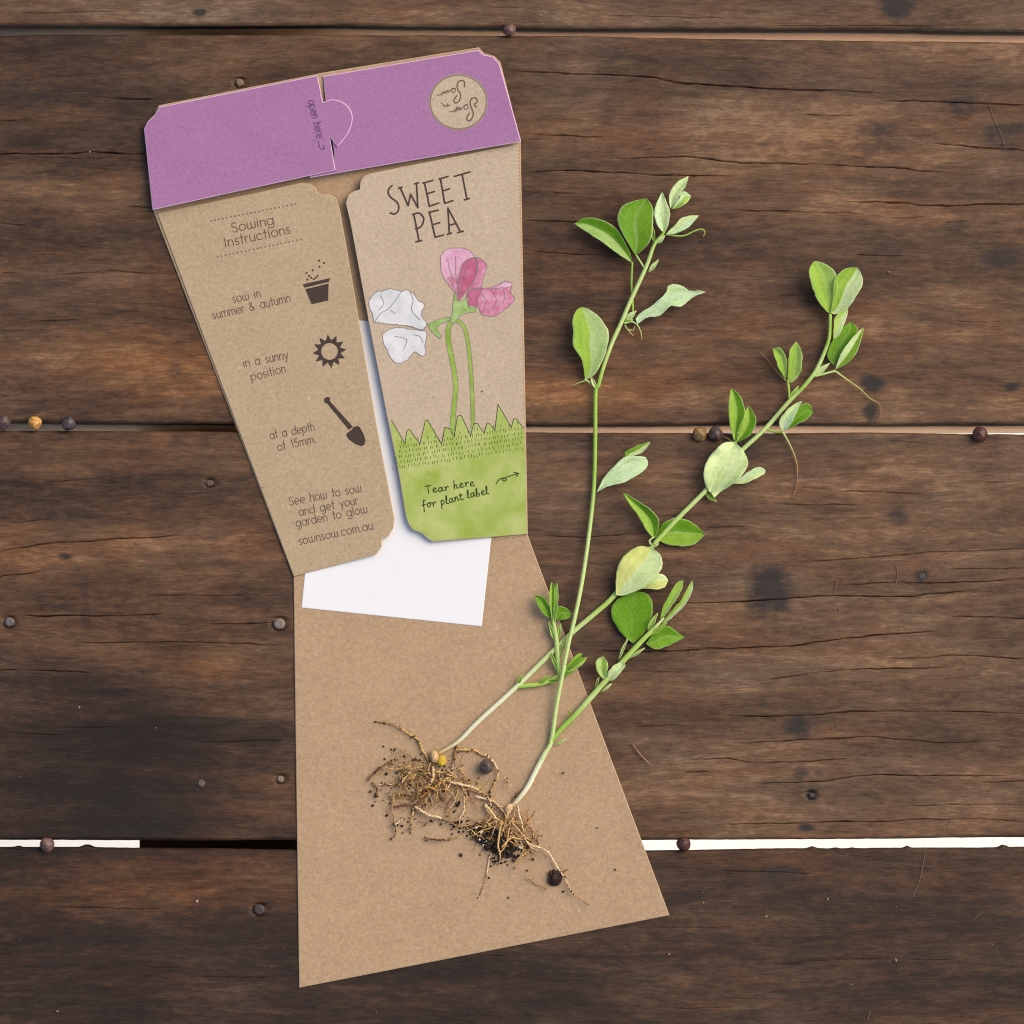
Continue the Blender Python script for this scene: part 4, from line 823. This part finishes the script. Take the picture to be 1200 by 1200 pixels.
# roots
RT, RY, RD, RW = lin((208, 166, 112)), lin((212, 178, 98)), lin((130, 90, 58)), lin((230, 204, 166))
ra = crop(430, 840, .13333); rb = crop(420, 830, .23333)
A_R = [([(540, 380), (500, 310), (470, 250), (430, 190), (350, 140), (280, 90), (200, 60), (60, 45)], 1.3, [RT, RY, RT, RD]), ([(800, 235), (770, 330), (765, 400), (750, 470), (700, 470)], 1.3, [RT, RD, RW, RD]), ([(560, 400), (480, 390), (440, 380), (400, 370)], 1.1, [RT, RD]), ([(545, 460), (490, 480), (430, 490)], 1.0, [RT, RD]),
 ([(580, 440), (580, 540), (540, 600), (500, 660), (480, 740), (430, 800)], 2.0, [RW, RT, RD, RT]), ([(770, 540), (740, 530), (650, 580), (560, 640), (490, 690), (460, 740)], 2.2, [RT, RY, lin((170, 92, 44)), RT]), ([(700, 560), (800, 590), (920, 620), (1050, 690), (1095, 790)], 1.8, [RT, RW, RW, RT]),
 ([(800, 290), (900, 293), (970, 310), (1060, 355), (1120, 405), (1152, 480), (1130, 570), (1085, 640), (1080, 700)], 1.5, [RY, RT, RW, RY, RD]), ([(420, 790), (520, 850), (640, 890), (700, 910), (800, 960), (870, 960)], 1.7, [RW, RW, RD, RT]), ([(50, 600), (140, 595), (240, 600)], .9, [RW, RT]), ([(10, 560), (80, 480), (150, 430), (220, 390)], 1.2, [RD, RD, lin((140, 96, 60))]),
 ([(480, 660), (440, 690), (350, 690), (260, 680), (190, 730)], 1.2, [RT, RD, RY]), ([(240, 790), (320, 770), (410, 760), (470, 700)], 1.5, [RD, RD, RT]), ([(240, 660), (220, 800), (240, 940), (260, 1000), (210, 1090)], .9, [RT, RD, RD]), ([(420, 780), (400, 830), (390, 930), (380, 1030)], 1.1, [RT, RT, RD]), ([(245, 950), (280, 920), (320, 900)], .9, [RW, RW]),
 ([(500, 1060), (620, 1080), (700, 1075), (830, 1050)], 1.1, [RD, RD, RY]), ([(600, 480), (700, 500), (770, 540)], 1.2, [RY, RT]), ([(860, 950), (910, 1010), (925, 1080)], 1.0, [RT, RT]), ([(950, 700), (1100, 740), (1170, 800), (1220, 870)], 1.5, [RW, RT]), ([(1040, 770), (1080, 850), (1150, 910)], 1.3, [RW, RT]), ([(700, 590), (690, 650), (690, 720), (640, 720)], 1.0, [RT, RD]),
 ([(520, 800), (510, 720), (560, 680)], 1.0, [RT, RY]), ([(500, 950), (540, 930), (580, 910)], .7, [RD, RD]), ([(45, 575), (90, 640), (80, 700)], .9, [RD, RD]), ([(850, 560), (880, 545)], .6, [RT, RD]), ([(610, 330), (560, 400), (540, 520)], 1.6, [RW, RT, RD]), ([(560, 500), (440, 500), (330, 560), (250, 620)], 1.0, [RT, RY, RD]), ([(450, 640), (350, 560), (300, 430)], .8, [RT, RD]), ([(640, 470), (640, 540), (720, 620)], 1.1, [RW, RT])]
for pts, r, cs in A_R:
    q = ra(pts); z0 = random.uniform(1.0, 2.4)
    tube('root', [(x, y, max(.8, z0 + random.uniform(-.5, .6))) for x, y in q], [r, r * 1.1, r * .8, r * .5], ROOT, pa, cs, 6, 4, None, 1.6)
B_R = [([(790, 480), (750, 530), (735, 590), (715, 640)], 1.9, [RW, RT, RT]), ([(798, 485), (815, 560), (832, 625)], 1.3, [RW, RW]), ([(745, 520), (760, 590), (800, 640), (880, 690), (950, 720), (1000, 800), (1040, 860), (1070, 920), (1110, 955), (1160, 992)], 1.2, [RT, RT, RW, RW, RT, RD]), ([(720, 560), (700, 680), (712, 745), (700, 785)], 1.4, [RT, RT, RD]), ([(690, 660), (660, 750), (640, 850), (610, 943)], 1.0, [RT, RW, RD]),
 ([(830, 650), (880, 662), (915, 640)], 1.2, [RT, RD]), ([(840, 730), (800, 760), (780, 800)], .9, [RT, RT]), ([(840, 840), (890, 880), (950, 910)], .8, [RT, RD]), ([(720, 700), (770, 650), (830, 660), (880, 640)], 1.3, [RT, RT]), ([(640, 480), (690, 550), (735, 585)], 1.4, [RW, RT]), ([(830, 400), (780, 450), (760, 490)], .9, [RD, RD]), ([(725, 335), (775, 405)], .7, [RT, RT]), ([(760, 600), (740, 690), (700, 730)], 1.1, [RT, RT]),
 ([(560, 600), (600, 640), (660, 650)], 1.2, [RT, RT]), ([(770, 570), (830, 640), (850, 680), (900, 720)], 1.1, [RT, RW]), ([(690, 600), (640, 590), (560, 560)], 1.0, [RT, RD]), ([(750, 510), (700, 490), (660, 450)], 1.3, [RW, RT]), ([(1020, 830), (1055, 808)], .9, [RD, RD]), ([(640, 440), (600, 420), (540, 400)], 1.0, [RT, RT])]
for pts, r, cs in B_R:
    q = rb(pts); z0 = random.uniform(1.2, 3.0)
    tube('root', [(x, y, max(.8, z0 + random.uniform(-.5, .8))) for x, y in q], [r, r * 1.1, r * .8, r * .5], ROOT, pb, cs, 6, 4, None, 1.4)
def strays(parent, n_, box_, L0, L1, heading):
    for _ in range(n_):
        x, y = random.uniform(box_[0], box_[2]), random.uniform(box_[1], box_[3]); a = heading + random.gauss(0, .9); L = random.uniform(L0, L1); q = []; z = random.uniform(1, 3.2)
        for i in range(6):
            q.append((x, y, max(.8, z))); x += math.cos(a) * L / 5; y += math.sin(a) * L / 5; a += random.gauss(0, .45); z += random.uniform(-.5, .4)
        r = random.uniform(.45, .95); c = random.sample([RT, RT, RY, RW, RD, lin((170, 118, 66))], 3)
        tube('root', q, [r, r * .9, r * .5], ROOT, parent, c, 6, 3, None, 1.2)
strays(pa, 20, (478, 893, 520, 930), 25, 55, 2.6)
strays(pa, 16, (520, 900, 560, 935), 28, 60, .6)
strays(pb, 20, (570, 940, 606, 965), 25, 50, 1.6)
strays(pb, 10, (590, 965, 620, 990), 18, 36, .6)
def fine(parent, seeds, count, spread, name='fine_roots'):
    V, F, Cc = [], [], []
    for _ in range(count):
        x, y = random.choice(seeds); x += random.gauss(0, spread); y += random.gauss(0, spread)
        a = random.uniform(0, 6.28); L = random.uniform(5, 17); n_ = 5; z = random.uniform(.9, 2.6); b = len(V); c = random.choice([RT, RD, RD, RY, RW, lin((86, 58, 38))]); r = random.uniform(.22, .5)
        for i in range(n_):
            d = Vector((math.cos(a), math.sin(a))); s = (-d.y, d.x)
            rr = r * (1 - i / n_ * .7)
            for k in range(3):
                th = k * 2.094; v = P(x + s[0] * rr * math.cos(th), y + s[1] * rr * math.cos(th), max(.62, z + rr * .3 * math.sin(th)) * MM); V.append(v); Cc.append(c)
            x += d.x * L / n_; y += d.y * L / n_; a += random.uniform(-.6, .6); z = max(.7, z + random.uniform(-.4, .3))
        for i in range(n_ - 1):
            for k in range(3): F.append((b + i * 3 + k, b + i * 3 + (k + 1) % 3, b + i * 3 + 3 + (k + 1) % 3, b + i * 3 + 3 + k))
    o = mesh_obj(name, V, F, ROOT, parent, True, Cc); o['kind'] = 'stuff'
fine(pa, ra([(480, 600), (350, 620), (560, 520), (420, 480), (250, 700), (650, 640), (560, 700), (350, 480), (300, 600), (430, 800), (330, 420), (300, 480)]), 240, 8)
fine(pb, rb([(720, 600), (760, 650), (680, 620), (800, 620), (740, 540), (620, 620), (850, 700)]), 150, 7)
def grains(name, pts, parent, mat, cols, zf):
    V, F, Cc = [], [], []
    ico = bmesh.new(); bmesh.ops.create_icosphere(ico, subdivisions=1, radius=1); iv = [v.co.copy() for v in ico.verts]; ico.verts.index_update(); fi = [[v.index for v in f.verts] for f in ico.faces]; ico.free()
    for x, y, r in pts:
        b = len(V); c = random.choice(cols); z = zf(x, y, r); ex, ey, ez = random.uniform(.7, 1.3), random.uniform(.7, 1.3), random.uniform(.6, .95); rot = random.uniform(0, 3.1); cr_, sr = math.cos(rot), math.sin(rot)
        X, Y, _ = P(x, y, z)
        for v in iv:
            k = 1 + random.uniform(-.32, .32); vx, vy = v.x * ex * k, v.y * ey * k
            V.append((X + (vx * cr_ - vy * sr) * r * PX, Y + (vx * sr + vy * cr_) * r * PX, z + v.z * ez * k * r * PX)); Cc.append(c)
        F += [[b + i for i in f] for f in fi]
    o = mesh_obj(name, V, F, mat, parent, False, Cc); return o
SD = [lin((34, 28, 24)), lin((46, 36, 30)), lin((28, 24, 22)), lin((64, 48, 38))]
cl = []
for _ in range(230):
    a = random.uniform(0, 6.28); q = random.random() ** .5; cl.append((420 + (690 + 115 * q * math.cos(a) + 30 * q * math.sin(a)) * .2333, 830 + (665 + 40 * q * math.cos(a) + 80 * q * math.sin(a)) * .2333, random.uniform(.9, 2.6)))
for cx_, cy_, n_, s in ((590, 625, 30, 20), (690, 760, 20, 18), (830, 690, 16, 16), (640, 600, 30, 22)):
    for _ in range(n_): cl.append((420 + (cx_ + random.gauss(0, s)) * .2333, 830 + (cy_ + random.gauss(0, s)) * .2333, random.uniform(.8, 2.0)))
o = grains('soil_clump', cl, pb, SOILM, SD, lambda x, y, r: (.6 + max(0, 2.4 * random.random() * (1 - min(1, math.dist((x, y), (581, 985)) / 28)))) * MM + r * PX * .6); o['kind'] = 'stuff'; o['label'] = 'black crumbly soil clump among the roots'
pw = [(558, 970, 1.3), (564, 975, 1.5), (562, 984, 1.2), (570, 986, 1.1), (609, 993, 2.0), (566, 990, 1.1), (556, 976, .9)]
o = grains('perlite_grain', pw, pb, SOILM, [lin((206, 206, 204))], lambda x, y, r: 3.4 * MM); o['kind'] = 'stuff'
cd = []
for _ in range(60):
    a = random.uniform(0, 6.28); q = random.random() ** .5; cd.append((650.5 + 7.5 * q * math.cos(a), 1028 + 8.5 * q * math.sin(a), random.uniform(1.4, 3)))
cd += [(655, 1019, 1.6), (645, 1037, 1.4), (657, 1021, 1.1)]
o = grains('soil_clod', cd, pb, SOILM, [lin((52, 38, 32)), lin((40, 30, 26)), lin((66, 48, 40))], lambda x, y, r: (.6 + 1.9 * max(0, 1 - (math.dist((x, y), (650.5, 1028)) / 10) ** 2)) * MM); o['kind'] = 'stuff'
# soil that clings along the roots: belongs to each seedling
def cling(parent, lists, f, n_per):
    pts = []
    for pts_, r, cs in lists:
        q = crom(f(pts_), 6)
        for _ in range(int(n_per * len(q) / 10)):
            x, y = random.choice(q); pts.append((x + random.gauss(0, 1.3), y + random.gauss(0, 1.3), random.choice([.5, .6, .8, 1.0, 1.3])))
    o = grains('clinging_soil', pts, parent, SOILM, SD + [lin((84, 60, 44))], lambda x, y, r: random.uniform(1.2, 2.8) * MM); o['kind'] = 'stuff'
cling(pa, A_R, ra, 7); cling(pb, B_R, rb, 4)
# seed husk at the crown of the leaning seedling
def blob(name, px, py, r, sq, col, parent, mat, z=None, amp=.08, seed=0, col2=None, base=0.0, ell=(1, 1), rot=0):
    bm = bmesh.new(); bmesh.ops.create_icosphere(bm, subdivisions=4, radius=1)
    R = r * PX; z = base + R * sq * .98 if z is None else z
    X, Y, _ = P(px, py, z); V = []; Cc = []; cr_, sr = math.cos(rot), math.sin(rot)
    for v in bm.verts:
        n_ = mnoise.noise(v.co * 1.3 + Vector((seed, seed * 2, 0))); n2 = mnoise.noise(v.co * 4 + Vector((seed, 0, 5)))
        k = 1 + amp * n_ + amp * .25 * n2
        vx, vy = v.co.x * ell[0] * k * R, v.co.y * ell[1] * k * R
        V.append((X + vx * cr_ - vy * sr, Y + vx * sr + vy * cr_, z + v.co.z * sq * k * R)); Cc.append(mix(col, col2 or col, max(0, min(1, .5 + 1.2 * mnoise.noise(v.co * 2.2 + Vector((seed * 3, 1, seed)))))))
    bm.verts.index_update(); F = [[v.index for v in f.verts] for f in bm.faces]; bm.free()
    return mesh_obj(name, V, F, mat, parent, True, Cc)
blob('root_crown', 596, 947, 5.2, .8, lin((222, 198, 168)), pb, SEEDM, 2.6 * MM, .2, 8, lin((198, 150, 92)), 0, (.7, 1.2), -.6)
blob('seed_coat', 509.5, 887, 7.2, .8, lin((214, 186, 150)), pa, SEEDM, 2.6 * MM, .15, 3, lin((190, 152, 96)), 0, (.75, 1.1), .3)
blob('cotyledon', 517.5, 891.5, 6.4, .85, lin((206, 176, 60)), pa, SEEDM, 2.9 * MM, .12, 5, lin((188, 150, 40)), 0, (.85, 1.05), -.3)
# loose crumbs of soil on the card
crumbs = []
for sx_, sy_, n_, s in ((470, 900, 40, 12), (478, 892, 26, 11), (490, 935, 24, 11), (460, 930, 26, 12), (500, 920, 45, 12), (535, 965, 40, 10), (545, 915, 22, 10), (585, 1003, 16, 10), (555, 985, 12, 11), (470, 955, 20, 12), (620, 985, 16, 10), (520, 900, 25, 9)):
    for _ in range(n_): crumbs.append((sx_ + random.gauss(0, s), sy_ + random.gauss(0, s * .8), random.choice([.45, .5, .6, .7, .9, 1.1, 1.5])))
crumbs += [(536, 943, 3.0), (538, 940, 2), (441, 933, 2.2), (437, 944, 1.6), (548, 931, 2.2), (533, 965, 2.4), (538, 964, 2.6), (602, 1008, 2.8), (625, 1007, 1.8), (495, 905, 2.6), (560, 1052, 1.2), (660, 906, 1.4), (700, 970, 1.3), (721, 1019, 1.3), (596, 1052, 1.1), (660, 1045, 1.2), (618, 1020, 1.3), (540, 1002, 1.8), (475, 910, 2.0)]
o = grains('soil_crumbs', crumbs, None, SOILM, SD + [lin((96, 68, 48)), lin((74, 52, 38))], lambda x, y, r: .58 * MM + r * PX * .7); tag(o, 'loose dark soil crumbs scattered on the kraft flap around the roots', 'soil', None, 'stuff')

# ------------------------------------------------------------------ loose seeds
GR = 'loose round seeds'
SEEDS = [(597, 35, 7.6, (112, 84, 76), (78, 56, 52), 'brown round seed in the topmost gap, above the purple flap', 1.0), (4, 495, 8.6, (92, 70, 72), (66, 50, 54), 'dull purple-brown seed cut by the picture edge, beside the orange-tan seed', 1.4), (40.5, 495.5, 8.0, (214, 168, 96), (166, 112, 52), 'orange-tan round seed in the middle gap, lightest of all the seeds', 1.4),
  (80, 496.5, 8.6, (84, 74, 76), (58, 50, 54), 'dark grey seed in the middle gap, just right of the orange-tan seed', 1.4), (820, 508.5, 8.4, (150, 122, 78), (96, 74, 46), 'olive-tan round seed in the gap, left of its dark neighbour', 1.2), (838.5, 508.5, 8.6, (92, 76, 72), (60, 46, 44), 'dark grey-brown seed between the olive-tan seed and a green leaf', 1.2),
  (1148.5, 509, 9.0, (92, 52, 46), (58, 34, 32), 'reddish brown seed alone in the middle gap at far right', 1.2), (55, 990, 8.8, (112, 84, 82), (76, 58, 56), 'brown seed bridging the bright white gap, left of the packet', 1.0), (801, 989, 8.2, (88, 48, 42), (52, 32, 32), 'dark reddish seed bridging the bright white gap, right of the card corner', 1.0),
  (570, 898.5, 8.4, (92, 76, 74), (70, 56, 54), 'dark grey-brown seed lying on the kraft flap among the roots', None)]
for i, (x, y, r, c, c2_, lab, z) in enumerate(SEEDS):
    o = blob('sweet_pea_seed', x, y, r, .95, lin(c), None, SEEDM, None if z is None else z * MM, .11, i * 3.7 + 1, lin(c2_), .56 * MM)
    tag(o, lab, 'seed', GR)
# ------------------------------------------------------------------ bits lying on the boards
o = tube('straw_bit', [(741, 872, .8), (750, 884, .7), (763, 897, .8)], [.9, 1.1, .6], ROOT, None, [lin((150, 112, 92)), lin((172, 132, 112))], 6)
tag(o, 'thin pinkish brown straw bit on the board right of the packet', 'straw')
dust = []
for _ in range(120): dust.append((random.uniform(0, 1200), random.choice([random.uniform(0, 28), random.uniform(55, 485), random.uniform(515, 975), random.uniform(1003, 1200)]), random.choice([.35, .45, .5, .7])))
dust += [(1042, 319, 1.6), (1176, 168, 1.5), (105, 178, 1.2), (981, 852, 1.0), (200, 489, 1.3), (183, 853, 1.1), (93, 829, 1.4), (983, 714, 1.1), (784, 1118, 1.2), (231, 1056, 1.6), (67, 1185, 2), (970, 1054, 1.4), (898, 1074, 1.4), (1050, 1125, 1.4), (824, 1058, 1.8), (170, 685, 1.2)]
o = grains('dust_specks', dust, None, SOILM, [lin((150, 132, 112)), lin((132, 108, 86)), lin((168, 158, 146)), lin((118, 94, 74))], lambda x, y, r: r * PX * .35); tag(o, 'pale dust specks and grit scattered over the dark boards', 'dust', None, 'stuff')
fib = [[(1158, 118), (1165, 140), (1172, 155), (1177, 168)], [(1050, 683), (1052, 672), (1050, 663)], [(980, 680), (979, 690), (976, 697)], [(1110, 968), (1118, 957), (1128, 952)], [(1170, 950), (1176, 944), (1190, 940), (1200, 934)], [(1070, 1050), (1078, 1030), (1084, 1000)], [(1140, 1078), (1152, 1068)], [(130, 940), (150, 952), (170, 966)], [(800, 775), (806, 768), (810, 762)], [(1016, 1196), (1020, 1184)]]
for k, q in enumerate(fib):
    pass
V, F, Cc = [], [], []
for q in fib:
    q = crom(q, 4); b = len(V)
    for i, (x, y) in enumerate(q):
        for s in ((-.35, .25), (.35, .25), (0, .45)): V.append(P(x + s[0], y + s[0] * .5, s[1] * MM)); Cc.append(lin((134, 116, 100)))
    for i in range(len(q) - 1):
        for kx in range(3): F.append((b + i * 3 + kx, b + i * 3 + (kx + 1) % 3, b + i * 3 + 3 + (kx + 1) % 3, b + i * 3 + 3 + kx))
o = mesh_obj('dust_fibres', V, F, SOILM, None, True, Cc); tag(o, 'pale thin fibres and scratches lying on the dark boards', 'dust', None, 'stuff')
